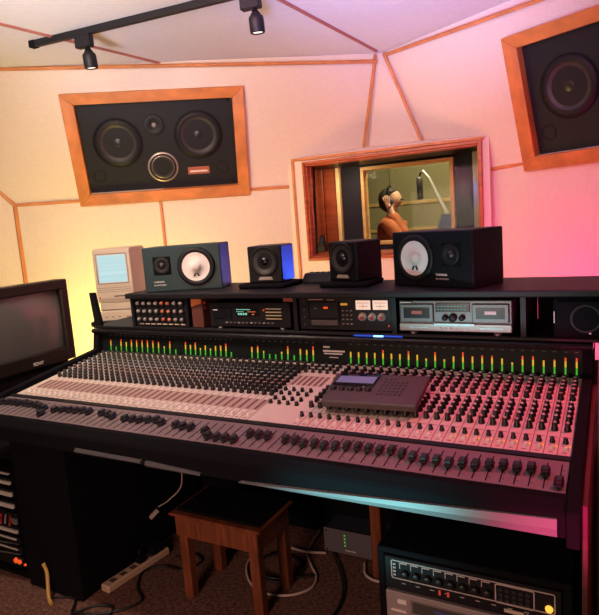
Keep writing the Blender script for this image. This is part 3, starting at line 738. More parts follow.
q = MB(); q.box(0, .22, 0, .20, 0, .020, c=.006); q.build('speaker_pad', blkm, None, 'flat black pad under the cube speaker below the window', 'speaker stand', 'black pads under the cube speakers', loc=(-1.125, 2.235, ST+.001))
t = thing('patch_unit', 'low flat black unit lying on the shelf between the two cube speakers', 'audio equipment', pose(-1.295, 2.40, ST, 0))
q = MB(); q.prism([V(0, 0, 0), V(0, .09, 0), V(0, .09, .045), V(0, .03, .045), V(0, 0, .012)], V(.15, 0, 0)); q.build('case', blk, t, bevel=.004)
for k in range(4): MB().box(.02+k*.03, .035+k*.03, .045, .06, .045, .049).build('button', blkg, t)

# ------------------------------------------------------------------ computer and its drives
MP = pose(-2.915, 2.655, .950, 22)
t = thing('external_drive', 'flat pale hard drive with small dark front buttons, at the bottom of the computer stack', 'computer drive', MP)
MB().box(.012, .236, .0, .25, .004, .070, c=.006).build('case', beige, t)
MB().box(.014, .234, .002, .01, .060, .064).build('seam', beiged, t)
for x in (.04, .085, .13, .18, .195): MB().box(x, x+.012, -.003, .003, .028, .034, c=.001).build('button', beiged, t)
for x in (.03, .21): MB().box(x, x+.02, .02, .04, 0, .006).build('foot', blk, t)
t = thing('backup_drive', 'plain beige slab drive directly under the small computer', 'computer drive', pose(-2.915, 2.655, .950+.070, 22))
MB().box(.008, .24, .014, .255, .0, .052, c=.006).build('case', beige, t)
MB().box(.008, .24, .012, .016, .004, .008).build('seam', beiged, t)
t = thing('compact_computer', 'small upright beige computer with a glowing pale blue screen', 'computer', pose(-2.915, 2.655, .950+.122, 22))
W, Hh, D = .244, .343, .27
q = MB(); q.prism([V(0, .012, 0), V(0, D, 0), V(0, D, Hh-.02), V(0, D-.03, Hh), V(0, .02, Hh), V(0, 0, Hh-.01), V(0, .0, .03)], V(W, 0, 0)); q.build('case', beige, t, bevel=.006)
q = MB(); x0, x1, z0, z1 = .028, .216, .128, .303
for a, b_, c, d_ in (((x0-.008, z0-.008), (x1+.008, z0-.008), (x1, z0), (x0, z0)), ((x1+.008, z0-.008), (x1+.008, z1+.008), (x1, z1), (x1, z0)), ((x1+.008, z1+.008), (x0-.008, z1+.008), (x0, z1), (x1, z1)), ((x0-.008, z1+.008), (x0-.008, z0-.008), (x0, z0), (x0, z1))):
    q.prism([V(a[0], -.003, a[1]), V(b_[0], -.003, b_[1]), V(c[0], .003, c[1]), V(d_[0], .003, d_[1])], V(0, .006, 0))
q.build('screen_bezel', mat('bezel_grey', (.20, .19, .19, 1), .6), t)
MB().box(x0, x1, -.0015, .006, z0, z1, c=.004).build('screen', mac, t)
MB().box(.115, .205, -.002, .006, .037, .045, c=.001).build('disk_slot', beiged, t)
MB().box(.016, .026, -.0015, .004, .030, .040).build('badge', red, t)
q = MB()
for k in range(3): q.box(.01, .234, -.0008, .003, .07+k*.012, .072+k*.012)
q.build('vent_groove', beiged, t)
t = thing('side_table', 'dark side table behind the console that carries the small beige computer', 'table', pose(-2.94, 2.60, 0, 22))
MB().box(0, .36, 0, .42, .93, .96, c=.004).build('table_top', blk, t)
for x, y in ((.02, .02), (.31, .02), (.02, .37), (.31, .37)): MB().box(x, x+.03, y, y+.03, 0, .93).build('leg', blk, t)

# ------------------------------------------------------------------ television at left
t = thing('television', 'black tube television with a grey screen at the left end of the console', 'television', pose(-2.75, 1.62, .818, 89.3))
W, Hh, D = .675, .455, .44
# local x runs along the front away from camera, local -y is the front (faces +X world)
q = MB(); bz = .05
q.box(0, W, 0, .09, 0, .075, c=.006); q.box(0, W, 0, .09, Hh-.055, Hh, c=.006); q.box(0, bz, 0, .09, .07, Hh-.05, c=.006); q.box(W-.052, W, 0, .09, .07, Hh-.05, c=.006)
q.build('bezel', brownk, t)
q = MB(); q.prism([V(.01, .09, .01), V(W-.01, .09, .01), V(W-.01, .09, Hh-.01), V(.01, .09, Hh-.01)], V(0, .12, 0)); q.prism([V(.07, .21, .03), V(W-.07, .21, .03), V(W-.07, .21, Hh-.05), V(.07, .21, Hh-.05)], V(0, .22, 0))
q.build('rear_housing', blk, t, bevel=.01)
# curved screen
q = MB(); nx, nz = 14, 10; vs = []; fs = []
for j in range(nz+1):
    for i in range(nx+1):
        a = i/nx*2-1; b_ = j/nz*2-1
        vs.append((.045+(W-.09)*i/nx, .012+.022*(a*a+b_*b_)/2*1.2, .072+(Hh-.125)*j/nz))
for j in range(nz):
    for i in range(nx): k = j*(nx+1)+i; fs.append((k, k+1, k+nx+2, k+nx+1))
q.add(vs, fs, 0, None, True); q.build('screen', glassk, t)
text('brand_lettering', 'SONY', .024, Matrix.Translation((W-.285, -.002, .018)) @ FACE, white, t)
t2 = thing('television_cabinet', 'black cabinet under the television beside the console end', 'cabinet', (-3.40, 1.60, 0))
MB().box(0, .56, 0, .72, .04, .815, c=.006).build('body', blkm, t2)
MB().box(.555, .575, .02, .70, .06, .78, c=.004).build('door', blk, t2)

# ------------------------------------------------------------------ remote controller lying on the console
x0, x1, y0, y1 = -.890, -.562, 1.722, 1.962
t = thing('remote_controller', 'flat grey controller with a purple display lying across the channel strips', 'controller', Matrix.Translation((x0, y0, pz(y0)+.0235)) @ Matrix.Rotation(math.atan(TAN), 4, 'X') @ Matrix.Rotation(math.radians(3.5), 4, 'Z'))
W, D = x1-x0, y1-y0
# sheared a little: its left edge is longer
q = MB(); q.prism([V(0, 0, 0), V(W, 0, 0), V(W-.006, D, .0), V(-.03, D, .0)], V(0, 0, .026)); q.build('case', gunm, t, bevel=.006)
MB().box(-.005, .15, D-.125, D-.012, .026, .030, c=.003).build('display_frame', blkg, t)
MB().box(.002, .142, D-.095, D-.038, .030, .0312).build('display', lcd, t)
for k in range(5): MB().lathe([(.0115, .026), (.011, .036), (.009, .038), (0, .038)], 16, 0, Matrix.Translation((.012+k*.032, D-.145, 0))).build('round_button', knobb, t)
kk = 0
for r in range(6):
    q = MB()
    for c in range(6 if r not in (0,) else 3): q.box(.175+c*.0155, .184+c*.0155, D-.05-r*.025, D-.042-r*.025, .026, .0285, c=.001)
    q.build('key_row', knobb, t)
MB().box(.03, .07, D-.032, D-.024, .0302, .0308).box(.10, .15, D-.032, D-.027, .0302, .0308).build('logo_plate', dsilver, t)

# ------------------------------------------------------------------ bench
MS = pose(-1.592, 1.695, 0, 0)
t = thing('wooden_stool', 'small low reddish wooden stool with a black padded top on the carpet', 'stool', MS)
W, D, Hh = .425, .255, .372
MB().box(-.01, W, -.012, D, Hh-.012, Hh, c=.004).build('seat', stoolw, t)
MB().box(.012, W-.012, .012, D-.012, Hh, Hh+.012, c=.006).build('pad', blkm, t)
MB().box(.012, W-.02, .0, .018, Hh-.10, Hh-.012, c=.003).build('apron', stoolw, t); MB().box(.012, W-.02, D-.03, D-.012, Hh-.10, Hh-.012, c=.003).build('apron', stoolw, t)
MB().box(.012, .03, .018, D-.03, Hh-.09, Hh-.012).build('apron', stoolw, t); MB().box(W-.038, W-.02, .018, D-.03, Hh-.10, Hh-.012).build('apron', stoolw, t)
for x, y in ((.02, .004), (W-.066, .004), (.02, D-.05), (W-.066, D-.05)): MB().box(x, x+.042, y, y+.042, 0, Hh-.03, c=.003).build('leg', stoolw, t)

# ------------------------------------------------------------------ floor items
t = thing('power_supply', 'grey rack power supply with green lamps standing on the carpet under the console', 'audio equipment', pose(-1.17, 2.205, 0, 0))
MB().box(0, .36, .006, .145, .012, .118, c=.003).build('case', mat('psu_blue', (.06, .07, .12, 1), .4, .3), t)
MB().box(-.004, .364, 0, .008, .010, .122, c=.002).build('front_panel', mat('psu_grey', (.20, .19, .22, 1), .4, .4), t)
for k in range(4): MB().lathe([(.0035, 0), (.003, .003), (0, .003)], 8, 0, front(.10, .0, .052+k*.016)).build('green_lamp', ledg, t)
for x, z in ((.01, .02), (.35, .02), (.01, .11), (.35, .11)): MB().lathe([(.004, 0), (.004, .002), (0, .002)], 8, 0, front(x, .0, z)).build('screw', blk, t)
MB().box(.10, .15, -.001, .003, .028, .032).build('logo_plate', white, t)
for x in (.03, .32): MB().box(x, x+.02, .02, .04, 0, .013).build('foot', blk, t)
# power strip
p = V(-1.912, 1.585, 0); qv = V(-1.872, 1.93, 0); ang = math.degrees(math.atan2((qv-p).y, (qv-p).x))
t = thing('power_strip', 'long cream power strip lying on the carpet along the black pedestal', 'power strip', pose(p.x, p.y, .001, ang))
Ls = (qv-p).length
MB().box(0, Ls, -.026, .026, 0, .034, c=.006).build('case', mat('cream_plastic', (.62, .42, .30, 1), .5), t)
for k in range(6):
    MB().box(.03+k*.054, .058+k*.054, -.016, .012, .034, .0355, c=.003).build('socket', beiged, t)
t = thing('power_plug', 'black plug pushed into the middle of the cream power strip', 'plug', pose(p.x, p.y, .036, ang))
MB().box(.175, .215, -.02, .016, 0, .03, c=.006).build('plug_body', blkm, t); MB().tube(spline([(.195, .0, .028), (.20, .0, .055), (.26, .03, .05), (.34, .05, .01)]), .004).build('cord', cable_b, t)
t = thing('power_plug', 'black adapter on the far end of the cream power strip', 'plug', pose(p.x, p.y, .036, ang))
MB().box(.255, .315, -.024, .02, 0, .042, c=.006).build('plug_body', blkm, t)
def cable(name, pts, r, m, label): MB().tube(spline(pts, 10), r).build(name, m, None, label, 'cable')
F = .006
cable('floor_cable', [(-1.80, 1.90, F), (-1.72, 1.96, F), (-1.66, 1.92, F), (-1.70, 1.84, F), (-1.80, 1.83, F), (-1.86, 1.76, F+.0), (-1.80, 1.66, F), (-1.72, 1.60, F), (-1.76, 1.52, F), (-1.86, 1.45, F), (-1.95, 1.44, F)], .005, cable_b, 'thin black cord snaking along the carpet between the power strip and the stool')
cable('floor_cable', [(-1.93, 1.42, F), (-1.88, 1.50, F), (-1.80, 1.52, F), (-1.78, 1.46, F), (-1.84, 1.40, F), (-1.92, 1.42, F+.006), (-2.0, 1.5, F), (-2.1, 1.47, F)], .005, cable_b, 'looped black cord on the carpet at the lower left, in front of the pedestal')
cable('signal_cable', [(-1.475, 2.06, F), (-1.44, 1.96, F), (-1.36, 1.87, F), (-1.27, 1.835, F), (-1.17, 1.86, F), (-1.11, 1.93, F), (-1.12, 2.01, F), (-1.18, 2.08, F), (-1.24, 2.16, F), (-1.26, 2.26, F), (-1.28, 2.40, F)], .005, cable_w, 'pale cable lying in a loop on the carpet behind the stool legs')
cable('signal_cable', [(-1.38, 2.12, F), (-1.42, 2.0, F), (-1.36, 1.93, F), (-1.26, 1.92, F+.0), (-1.19, 1.98, F), (-1.22, 2.08, F), (-1.32, 2.10, F+.006), (-1.40, 2.04, F+.012), (-1.38, 1.96, F+.012), (-1.28, 1.92, F+.012), (-1.13, 2.02, F)], .006, cable_b, 'black cable coiled on the carpet behind the stool')
cable('signal_cable', [(-1.13, 2.20, F), (-1.05, 2.10, F), (-.98, 1.98, F), (-.95, 1.86, F), (-.96, 1.74, F)], .007, cable_b, 'black cable running forward over the carpet right of the stool')
cable('signal_cable', [(-1.16, 2.19, F+.0), (-1.24, 2.15, F+.012), (-1.33, 2.17, F)], .006, cable_w, 'short pale cable end by the left side of the grey power supply')
cable('signal_cable', [(-.97, 2.18, F), (-.93, 2.10, F), (-.86, 2.08, F), (-.80, 2.12, F), (-.78, 2.2, F)], .006, cable_w, 'pale cable curling on the carpet beside the right end of the power supply')
cable('hanging_cable', [(-1.85, 2.05, .735), (-1.83, 2.04, .5), (-1.84, 2.05, .30), (-1.90, 2.02, .22), (-1.93, 1.97, .20)], .003, cable_w, 'thin pale wire hanging down from under the console beside the pedestal')
MB().cyl((-1.925, 1.96, .19), (-1.95, 1.93, .16), .011, n=10).build('cable_plug', cable_w, None, 'small pale plug at the end of the hanging wire', 'plug')
MB().tube(spline([(-2.055, 1.43, .012), (-2.10, 1.455, .02), (-2.13, 1.484, .10), (-2.15, 1.487, .14)]), .008).build('yellow_cable', mat('yellow_cord', (.62, .38, .10, 1), .5), None, 'short yellow cord end standing on the carpet at the lower left', 'cable')

# ------------------------------------------------------------------ right rack
t = thing('equipment_rack', 'black rack cabinet on the floor under the right end of the console', 'rack', (-.625, 1.50, 0))
MB().box(0, .525, .01, .44, .0, .018).build('bottom', blkm, t); MB().box(0, .525, .0, .44, .52, .538, c=.003).build('top', blkm, t)
MB().box(0, .022, 0, .44, .018, .52, c=.003).build('side', blkm, t); MB().box(.503, .525, 0, .44, .018, .52, c=.003).build('side', blkm, t)
MB().box(.022, .503, .42, .44, .018, .52).build('back', blkm, t)
t = thing('noise_gate', 'black rack unit with white outlines and an amber lamp, topmost in the right rack', 'audio equipment', (-.602, 1.497, .412))
W, Hh = .478, .102
ch = MB().box(0, W, 0, .3, 0, Hh, c=.003)
def outline(x0, x1, z0, z1, w=.0028, r=.006, par=None, m=None):
    q = MB(); pts = []
    for cx, cz, a0 in ((x1-r, z1-r, 0), (x0+r, z1-r, 90), (x0+r, z0+r, 180), (x1-r, z0+r, 270)):
        for k in range(5):
            a = math.radians(a0+k*22.5); pts.append((cx+r*math.cos(a), cz+r*math.sin(a), cx+(r-w)*math.cos(a), cz+(r-w)*math.sin(a)))
    n = len(pts)
    for i in range(n):
        a = pts[i]; b_ = pts[(i+1) % n]
        q.prism([V(a[0], -.0012, a[1]), V(b_[0], -.0012, b_[1]), V(b_[2], -.0012, b_[3]), V(a[2], -.0012, a[3])], V(0, .002, 0))
    return q
prt = mat('outline_print', (.55, .45, .42, 1), .5)
outline(.02, .462, .036, .094).build('white_outline', prt, t); outline(.312, .412, .034, .090).build('white_outline', prt, t)
q = ch
for k in range(8): q.box(.045+k*.033, .068+k*.033, -.0012, .001, .086, .089, 1); q.box(.0455+k*.033, .0475+k*.033, -.0012, .001, .070, .088, 1)
for k in range(9): q.box(.05+k*.042, .062+k*.042, -.0012, .001, .024, .026, 1)
q.build('chassis', [blk, prt], t)
for k in range(8): MB().lathe([(.0115, 0), (.011, .012), (.008, .014), (0, .014)], 14, 0, front(.062+k*.033, 0, .058)).build('knob', knobb, t)
for c in range(5):
    for r in range(3): MB().box(.322+c*.017, .333+c*.017, -.005, .002, .042+r*.0145, .051+r*.0145, c=.001).build('button', mat('dark_key%d%d' % (c, r), (.03, .028, .03, 1), .4), t)
for r in range(4): MB().box(.026, .034, -.002, .002, .046+r*.011, .051+r*.011).build('side_mark', prt, t)
for x in (.158, .182): MB().box(x, x+.006, -.002, .002, .016, .030).build('red_lamp', mat('dim_red%d' % int(x*1000), (.3, .02, .02, 1), .5, emit=(.7, .05, .03, 1), estr=.5), t)
MB().lathe([(.010, 0), (.009, .005), (0, .007)], 14, 0, front(.447, 0, .050)).build('amber_lamp', leda, t)
q = MB(); q.box(.335, .385, -.0015, .001, .012, .022); q.box(.39, .43, -.0015, .001, .013, .020); q.build('logo_plate', beige, t)
t = thing('video_recorder', 'silver front-panel recorder in the right rack below the knobbed unit', 'audio equipment', (-.602, 1.493, .295))
MB().box(0, W, 0, .3, 0, .112, c=.003).build('chassis', mat('pink_silver', (.42, .36, .36, 1), .4, .4), t)
q = MB(); q.box(.075, .36, -.0015, .002, .055, .098, 1); q.box(.082, .353, -.003, .002, .060, .093, 0); q.build('tape_door', [dsilver, silver], t)
MB().box(.036, .064, -.003, .002, .078, .092, c=.001).build('push_key', white, t); MB().box(.015, .062, -.003, .002, .052, .058).build('push_key', white, t)
MB().box(.145, .20, -.0045, .002, .078, .084).build('logo_plate', mat('blue_print', (.08, .10, .35, 1), .5), t)
MB().box(.38, .46, -.003, .002, .05, .09, c=.002).build('display', blkg, t)
for s_, z in ((.018, .17), (.018, .06)):
    t = thing('rack_unit', 'plain dark rack unit low in the right rack, %s' % ('second from the bottom' if z > .1 else 'lowest'), 'audio equipment', (-.602, 1.497, z))
    MB().box(0, W, 0, .3, 0, .10, c=.003).build('chassis', blk, t)
    for x in (.02, .44): MB().box(x, x+.012, -.02, 0, .02, .08, c=.003).build('handle', dsilver, t)

# ------------------------------------------------------------------ left rack with stacked units
MLk = (-2.795, 1.50, 0)
t = thing('equipment_rack', 'black rack cabinet at the lower left picture edge holding thin silver units', 'rack', MLk)
MB().box(0, .50, .03, .44, .0, .018).build('bottom', blkm, t); MB().box(0, .50, .02, .44, .565, .585, c=.003).build('top', blkm, t)
MB().box(0, .02, .02, .44, .018, .565).build('side', blkm, t); MB().box(.484, .500, .02, .44, .018, .565, c=.003).build('side', blkm, t)
MB().box(.02, .512, .42, .44, .018, .565).build('back', blkm, t)
pale = mat('pale_panel', (.62, .60, .55, 1), .5)
units = [(.505, .014, .006, 'pale', 'topmost'), (.455, .030, .014, 'pale', 'second'), (.400, .034, .018, 'pale', 'third'), (.345, .034, .018, 'pale', 'fourth'),
         (.275, .050, .0, 'red', 'fifth'), (.225, .036, .014, 'pale', 'sixth'), (.18, .030, .008, 'line', 'seventh'), (.13, .034, .006, 'line', 'eighth'), (.07, .046, .0, 'lamp', 'ninth')]
for z, h, ph, kd, nm in units:
    desc = {'pale': 'thin rack unit with a pale strip', 'red': 'dark rack unit with red and silver sockets', 'line': 'dark rack unit with a thin silver line', 'lamp': 'dark rack unit with bright red lamps'}[kd]
    t = thing('rack_unit', '%s, %s from the top of the left rack' % (desc, nm), 'audio equipment', (-2.773, 1.505, z), 'units in the left rack')
    MB().box(0, .46, 0, .3, 0, h, c=.002).build('chassis', blk, t)
    if kd == 'pale': MB().box(.0, .462, -.012, .0, (h-ph)/2, (h+ph)/2, c=.002).build('pale_panel', pale, t)
    elif kd == 'line':
        MB().box(.0, .44, -.006, .0, h*.6, h*.6+ph, c=.001).build('silver_line', pale, t); MB().cyl((.30, -.03, h*.3), (.46, -.008, h*.25), .003, n=8).build('patch_lead', dsilver, t)
    elif kd == 'red':
        for k in range(5): MB().cyl((.33+k*.03, -.03, .01+.006*(k % 2)), (.30+k*.03, -.002, .035), .004, n=8).build('patch_lead', red if k % 2 == 0 else ktip, t)
        MB().box(.43, .47, -.012, 0, .005, .03, c=.002).build('socket_plate', silver, t)
    else:
        MB().lathe([(.013, 0), (.011, .008), (0, .01)], 12, 0, front(.415, .0, .028)).lathe([(.010, 0), (.009, .008), (0, .01)], 12, 0, front(.44, .0, .026)).build('red_lamp', ledr, t)
        MB().lathe([(.006, 0), (.005, .006), (0, .007)], 10, 0, front(.475, .0, .02)).build('red_lamp', ledr, t)
# cabinet right of the console
t = thing('side_cabinet', 'dark brown cabinet beyond the right end of the console', 'cabinet', (.0, 1.75, 0))
MB().box(0, .5, 0, .55, .02, .96, c=.006).build('body', brownk, t)
MB().box(.02, .48, -.015, .0, .06, .90, c=.004).build('door', mat('brown_door', (.09, .025, .02, 1), .5), t)
# small things on the window sill
t = thing('intercom_unit', 'small dark box with a rounded top standing on the left of the window sill', 'intercom', pose(-2.03, WY-.0, FZ0+.062, 0))
MB().box(-.03, .03, .03, .08, 0, .05, c=.004).build('base', brownk, t); MB().lathe([(.028, .05), (.03, .07), (.022, .085), (.024, .10), (.01, .125), (0, .126)], 16, 0, Matrix.Translation((0, .055, 0))).build('dome', blk, t)
# red coiled lead on the wall below the window
q = MB(); pts = [V(-1.70+.06*math.cos(a), 4.075, 1.06+.075*math.sin(a)) for a in [k*PI/12 for k in range(25)]]; q.tube(pts, .006)
q.build('coiled_lead', mat('rose_cable', (.40, .08, .10, 1), .5), None, 'red coiled lead hanging on the wall below the window', 'cable')
MB().box(-.01, .01, -.03, .01, -.008, .008).build('wall_hook', brownk, None, 'small hook on the wall that holds the red coiled lead', 'hook', loc=(-1.70, 4.085, 1.135))

# ------------------------------------------------------------------ vocalist, headphones, microphone, music stand
def skin_mesh(name, verts, edges, radii, m, parent, root=0, sub=2):
    me = bpy.data.meshes.new(name); me.from_pydata([tuple(v) for v in verts], edges, []); me.materials.append(m)
    ob = bpy.data.objects.new(name, me); COL.objects.link(ob); ob.parent = parent
    md = ob.modifiers.new('skin', 'SKIN'); md.use_smooth_shade = True; md.branch_smoothing = .5
    if not me.skin_vertices: 
        me.attributes.new('skin', 'FLOAT', 'POINT') if False else None
    for i, r in enumerate(radii):
        sv = me.skin_vertices[0].data[i]; sv.radius = r if isinstance(r, tuple) else (r, r); sv.use_root = (i == root)
    sd = ob.modifiers.new('sub', 'SUBSURF'); sd.levels = sub; sd.render_levels = sub
    return ob
def chain(lst): return [(i, i+1) for i in range(lst[0], lst[1])]
pr_ = thing('person', 'person in a rust orange shirt facing right, hand raised to the headphones, in the booth', 'person', pose(-1.865, 5.30, 0, 6))
# local x = forward (image right), y = away from camera
hd = V(.035, 0, 1.60)
verts = [V(0, 0, .94), V(0, 0, 1.10), V(0, 0, 1.30), V(-.005, 0, 1.435), V(.0, 0, 1.485), V(.015, 0, 1.54), V(.026, 0, 1.605), V(.024, 0, 1.665), V(.020, 0, 1.712)]
rad = [(.15, .11), (.13, .10), (.16, .12), (.14, .10), (.055, .055), (.060, .06), (.094, .086), (.090, .084), (.058, .058)]
edges = [(i, i+1) for i in range(8)]
def add(par, pts, rs):
    k = par
    for p, r in zip(pts, rs):
        verts.append(Vector(p)); rad.append(r); edges.append((k, len(verts)-1)); k = len(verts)-1
    return k
add(6, [(.104, 0, 1.600)], [.013])            # nose
add(5, [(.062, 0, 1.553)], [.045])             # jaw and chin
nearw = add(3, [(0, -.17, 1.43), (.12, -.23, 1.28), (.20, -.24, 1.22), (.11, -.18, 1.40), (.03, -.135, 1.52)], [.062, .052, .046, .038, .028])
farw = add(3, [(0, .17, 1.43), (.03, .23, 1.15), (.14, .18, 1.02), (.26, .08, 1.05)], [.062, .048, .036, .027])
for w_, base, dirs in ((nearw, V(.055, -.115, 1.565), 1),):
    pm = add(w_, [(.005, -.135, 1.57)], [.026])
    for k, (dx, ln) in enumerate(((.028, .060), (.010, .070), (-.008, .066), (-.024, .052))):
        add(pm, [(.0+dx*.6, -.140, 1.598), (-.01+dx, -.136, 1.598+ln*.6), (-.015+dx*1.1, -.122, 1.598+ln)], [.0095, .0085, .0075])
    add(w_, [(.042, -.13, 1.555), (.055, -.122, 1.582)], [.011, .0085])
pm = add(farw, [(.31, .05, 1.06)], [.025])
for k, dy in enumerate((-.024, -.008, .008, .024)): add(pm, [(.345, .05+dy, 1.065), (.375, .05+dy, 1.06-.004*k)], [.009, .0075])
add(farw, [(.29, .02, 1.075), (.315, .01, 1.085)], [.010, .008])
for sy in (-1, 1):
    add(0, [(0, sy*.09, .86), (.01, sy*.10, .50), (-.02, sy*.10, .12), (.0, sy*.10, .045), (.14, sy*.11, .03)], [.085, .058, .042, .036, .028])
body = skin_mesh('body', verts, edges, rad, skinm, pr_)
# clothes
v = [V(0, 0, .90), V(0, 0, 1.10), V(0, 0, 1.30), V(-.005, 0, 1.43), V(0, 0, 1.50)]; rr = [(.175, .13), (.16, .125), (.185, .15), (.155, .12), (.08, .075)]; e = [(0, 1), (1, 2), (2, 3), (3, 4)]
def add2(par, pts, rs):
    k = par
    for p, r in zip(pts, rs): v.append(Vector(p)); rr.append(r); e.append((k, len(v)-1)); k = len(v)-1
add2(3, [(0, -.175, 1.43), (.12, -.235, 1.28), (.20, -.245, 1.225), (.12, -.185, 1.38), (.045, -.145, 1.50)], [.08, .075, .066, .056, .046])
add2(3, [(0, .175, 1.43), (.03, .235, 1.15), (.14, .185, 1.02), (.22, .115, 1.04)], [.08, .068, .054, .044])
skin_mesh('shirt', v, e, rr, shirt, pr_)
v = [V(0, 0, .96), V(0, 0, .90)]; rr = [(.165, .125), (.17, .13)]; e = [(0, 1)]
for sy in (-1, 1): add2(1, [(0, sy*.095, .80), (.01, sy*.10, .50), (-.02, sy*.10, .10)], [.10, .078, .062])
skin_mesh('trousers', v, e, rr, pants, pr_)
for sy in (-1, 1): MB().lathe([(.0, -.04), (.035, -.038), (.045, 0), (.04, .05), (0, .055)], 14, 0, Matrix.Translation((.06, sy*.105, .04)) @ Matrix.Scale(2.6, 4, (1, 0, 0)) @ Matrix.Scale(.9, 4, (0, 0, 1))).build('shoe', blkm, pr_)
q = MB(); vs = []; fs = []; nu, nv = 28, 16
for j in range(nv+1):
    th = PI*j/nv
    for i in range(nu):
        ph = 2*PI*i/nu
        x = math.sin(th)*math.cos(ph); y = math.sin(th)*math.sin(ph); z = math.cos(th)
        f = max(0, min(1, (x+.08)/.30))*max(0, min(1, (.62-z)/.25))      # hairline: tucked in over the face
        w_ = 1-.38*f + .03*math.sin(7*ph)*math.sin(5*th)
        vs.append((-.012+.104*x*w_, .100*y*(1-.25*f), 1.632+.108*z*(1.0 if z > 0 else 1.15)))
for j in range(nv):
    for i in range(nu): fs.append((j*nu+i, j*nu+(i+1) % nu, (j+1)*nu+(i+1) % nu, (j+1)*nu+i))
q.add(vs, fs, 0, None, True); q.build('hair', hairm, pr_)
for sy in (-1, 1):
    MB().lathe([(0, -.008), (.010, -.004), (.011, 0), (.010, .004), (0, .008)], 12, 0, Matrix.Translation((.108, sy*.034, 1.622))).build('eye', white if False else blkg, pr_)
MB().lathe([(0, -.02), (.007, -.01), (.008, 0), (.007, .01), (0, .02)], 10, 0, Matrix.Translation((.102, 0, 1.566)) @ Matrix.Rotation(PI/2, 4, 'X')).build('mouth', mat('lips', (.40, .12, .10, 1), .5), pr_)
hp = thing('headphones', 'dark headphones worn by the person in the booth', 'headphones', pr_.matrix_world.copy())
for sy in (-1, 1): MB().lathe([(0, 0), (.036, .002), (.042, .012), (.040, .028), (.028, .036), (0, .036)], 20, 0, Matrix.Translation((.0, sy*.085, 1.60)) @ Matrix.Rotation(-sy*PI/2, 4, 'X')).build('ear_cup', darkblue, hp)
MB().tube([V(-.005, .112*math.sin(a), 1.620+.128*math.cos(a)) for a in [(-1.45+2.9*k/16) for k in range(17)]], .009).build('headband', blkm, hp)
ms = thing('microphone_stand', 'pale boom microphone stand slanting down to the right in the booth', 'microphone stand', (0, 0, 0))
YB = 5.30
MB().tube([V(-1.565, YB, 1.845), V(-1.55, YB, 1.855), V(-1.50, YB, 1.79), V(-1.36, YB, 1.49), V(-1.30, YB, 1.36)], [.010, .011, .013, .020, .022]).build('boom', chrome, ms)
MB().cyl((-1.30, YB, .02), (-1.30, YB, 1.42), .014).build('pole', blk, ms); MB().lathe([(.0, 0), (.15, .0), (.15, .015), (.03, .03), (0, .03)], 28, 0, Matrix.Translation((-1.30, YB, 0))).build('base', blkm, ms)
mc = thing('microphone', 'dark studio microphone hanging from the boom in front of the person', 'microphone', (-1.585, YB, 1.60))
MB().lathe([(0, 0), (.022, .002), (.026, .02), (.026, .12), (.024, .125)], 20).build('mic_body', blk, mc)
MB().lathe([(.025, .125), (.028, .135), (.028, .19), (.018, .205), (0, .208)], 20).build('mic_grille', dsilver, mc)
MB().tube([V(0, 0, .20), V(.01, 0, .235), V(.03, 0, .25)], .008).build('mount', blk, mc)
mu = thing('music_stand', 'dark blue music stand at the foot of the boom in the booth', 'music stand', (-1.33, 5.12, 0))
MB().prism([V(-.12, 0, 1.18), V(.20, 0, 1.18), V(.20, .12, 1.46), V(-.05, .12, 1.46)], V(0, .008, 0)).build('desk', darkblue, mu)
MB().cyl((.04, .05, .03), (.04, .05, 1.25), .012).build('pole', blkm, mu)
for a in (0, 120, 240): MB().cyl((.04, .05, .10), (.04+.25*math.cos(math.radians(a)), .05+.25*math.sin(math.radians(a)), .008), .008, n=8).build('leg', blkm, mu)

# ------------------------------------------------------------------ light
def area(name, loc, tgt, size, power, col, sy=None, spread=180):
    ld = bpy.data.lights.new(name, 'AREA'); ld.energy = power; ld.color = col; ld.size = size; ld.spread = math.radians(spread)
    if sy: ld.shape = 'RECTANGLE'; ld.size_y = sy
    ob = bpy.data.objects.new(name, ld); COL.objects.link(ob); ob.location = loc
    ob.rotation_euler = (Vector(tgt)-Vector(loc)).to_track_quat('-Z', 'Y').to_euler(); return ob
def spotl(name, loc, tgt, power, col, ang=60, blend=.6, r=.05):
    ld = bpy.data.lights.new(name, 'SPOT'); ld.energy = power; ld.color = col; ld.spot_size = math.radians(ang); ld.spot_blend = blend; ld.shadow_soft_size = r
    ob = bpy.data.objects.new(name, ld); COL.objects.link(ob); ob.location = loc
    ob.rotation_euler = (Vector(tgt)-Vector(loc)).to_track_quat('-Z', 'Y').to_euler(); return ob
area('left_wall_wash', (-2.0, 1.0, 2.58), (-2.9, 3.4, 1.9), .9, 38, (1, .74, .55), spread=110)  # unseen wash added near the ceiling to brighten the left wall
area('centre_wall_wash', (-1.4, 1.7, 2.58), (-1.6, 4.2, 2.2), .5, 8, (1, .40, .48), spread=100)  # added out of view, tints the middle of the wall pink
area('right_wall_wash', (-.3, 1.6, 2.56), (-.6, 4.0, 2.25), .6, 6, (1, .22, .45), spread=100)  # unseen, added to lift the upper right wall
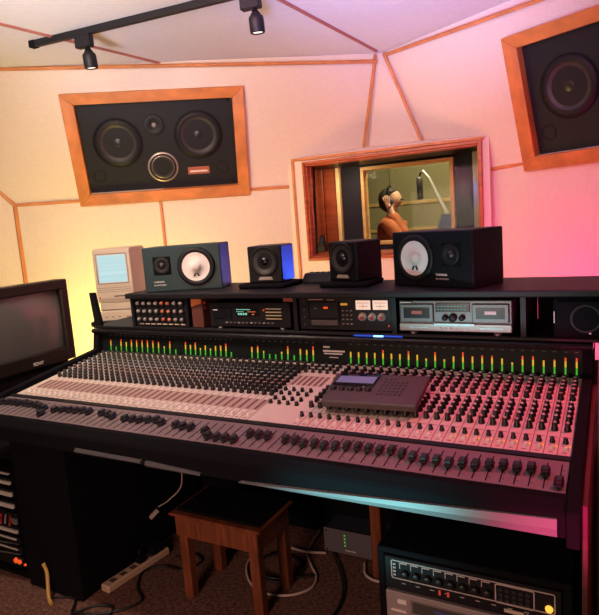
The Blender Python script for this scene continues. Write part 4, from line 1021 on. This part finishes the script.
area('warm_wall_light', (-3.0, 2.75, .35), (-3.0, 4.0, 1.3), .5, 38, (1, .74, .16))
area('magenta_wall_light', (-.40, 3.2, .75), (-.50, 4.2, 1.15), .4, 13, (1, .02, .25))
spotl('magenta_desk_light', (.45, 2.2, 2.5), (-.20, 1.85, .85), 130, (1, .07, .13), 56, 1)
spotl('warm_desk_light', (-2.1, 1.1, 2.55), (-2.05, 1.9, .85), 75, (1, .76, .58), 70, .9)
spotl('ceiling_wash', (-.4, .1, .9), (-.95, 3.0, 2.88), 1150, (.50, .48, 1), 37, 1, .3)
spotl('ceiling_wash_left', (-1.7, .1, .9), (-2.7, 2.9, 2.9), 330, (.92, .86, 1), 36, 1, .3)
spotl('centre_desk_fill', (-1.3, 1.0, 2.55), (-1.15, 1.85, .85), 45, (1, .55, .46), 60, 1)  # unseen fill added to brighten the middle of the console
spotl('blue_accent', (-.95, 3.95, 1.02), (-1.42, 2.35, 1.30), 110, (.01, .10, 1), 30, .5, .16)
spotl('cyan_low_light', (-.9, .2, .35), (-.62, 1.4, .74), 110, (.22, .95, 1), 30, 1)
spotl('pink_low_light', (.15, .55, .5), (-.12, 1.4, .75), 110, (1, .04, .22), 24, 1)
area('floor_fill', (-1.0, -.6, 1.1), (-1.4, 2.0, .1), .6, 24, (1, .60, .45))
area('booth_light', (-1.4, 5.2, 2.55), (-1.6, 5.6, 0), .8, 34, (1, .86, .55))
spotl('blue_glint_spot', (-.92, 4.30, 1.80), (-1.0, 4.6, 1.56), 5, (.02, .10, 1), 40, 1, .03)  # added behind the glass to imitate a blue reflection in the pane
area('gap_light', (-1.9, 4.3, 1.85), (-2.0, 4.55, 1.4), .12, 2.0, (1, .75, .5))
wld = bpy.data.worlds.new('world'); S.world = wld; wld.use_nodes = True
wld.node_tree.nodes['Background'].inputs[0].default_value = (.55, .38, .36, 1); wld.node_tree.nodes['Background'].inputs[1].default_value = .10
S.view_settings.view_transform = 'Standard'; S.view_settings.look = 'None'; S.view_settings.exposure = 0; S.view_settings.gamma = 1
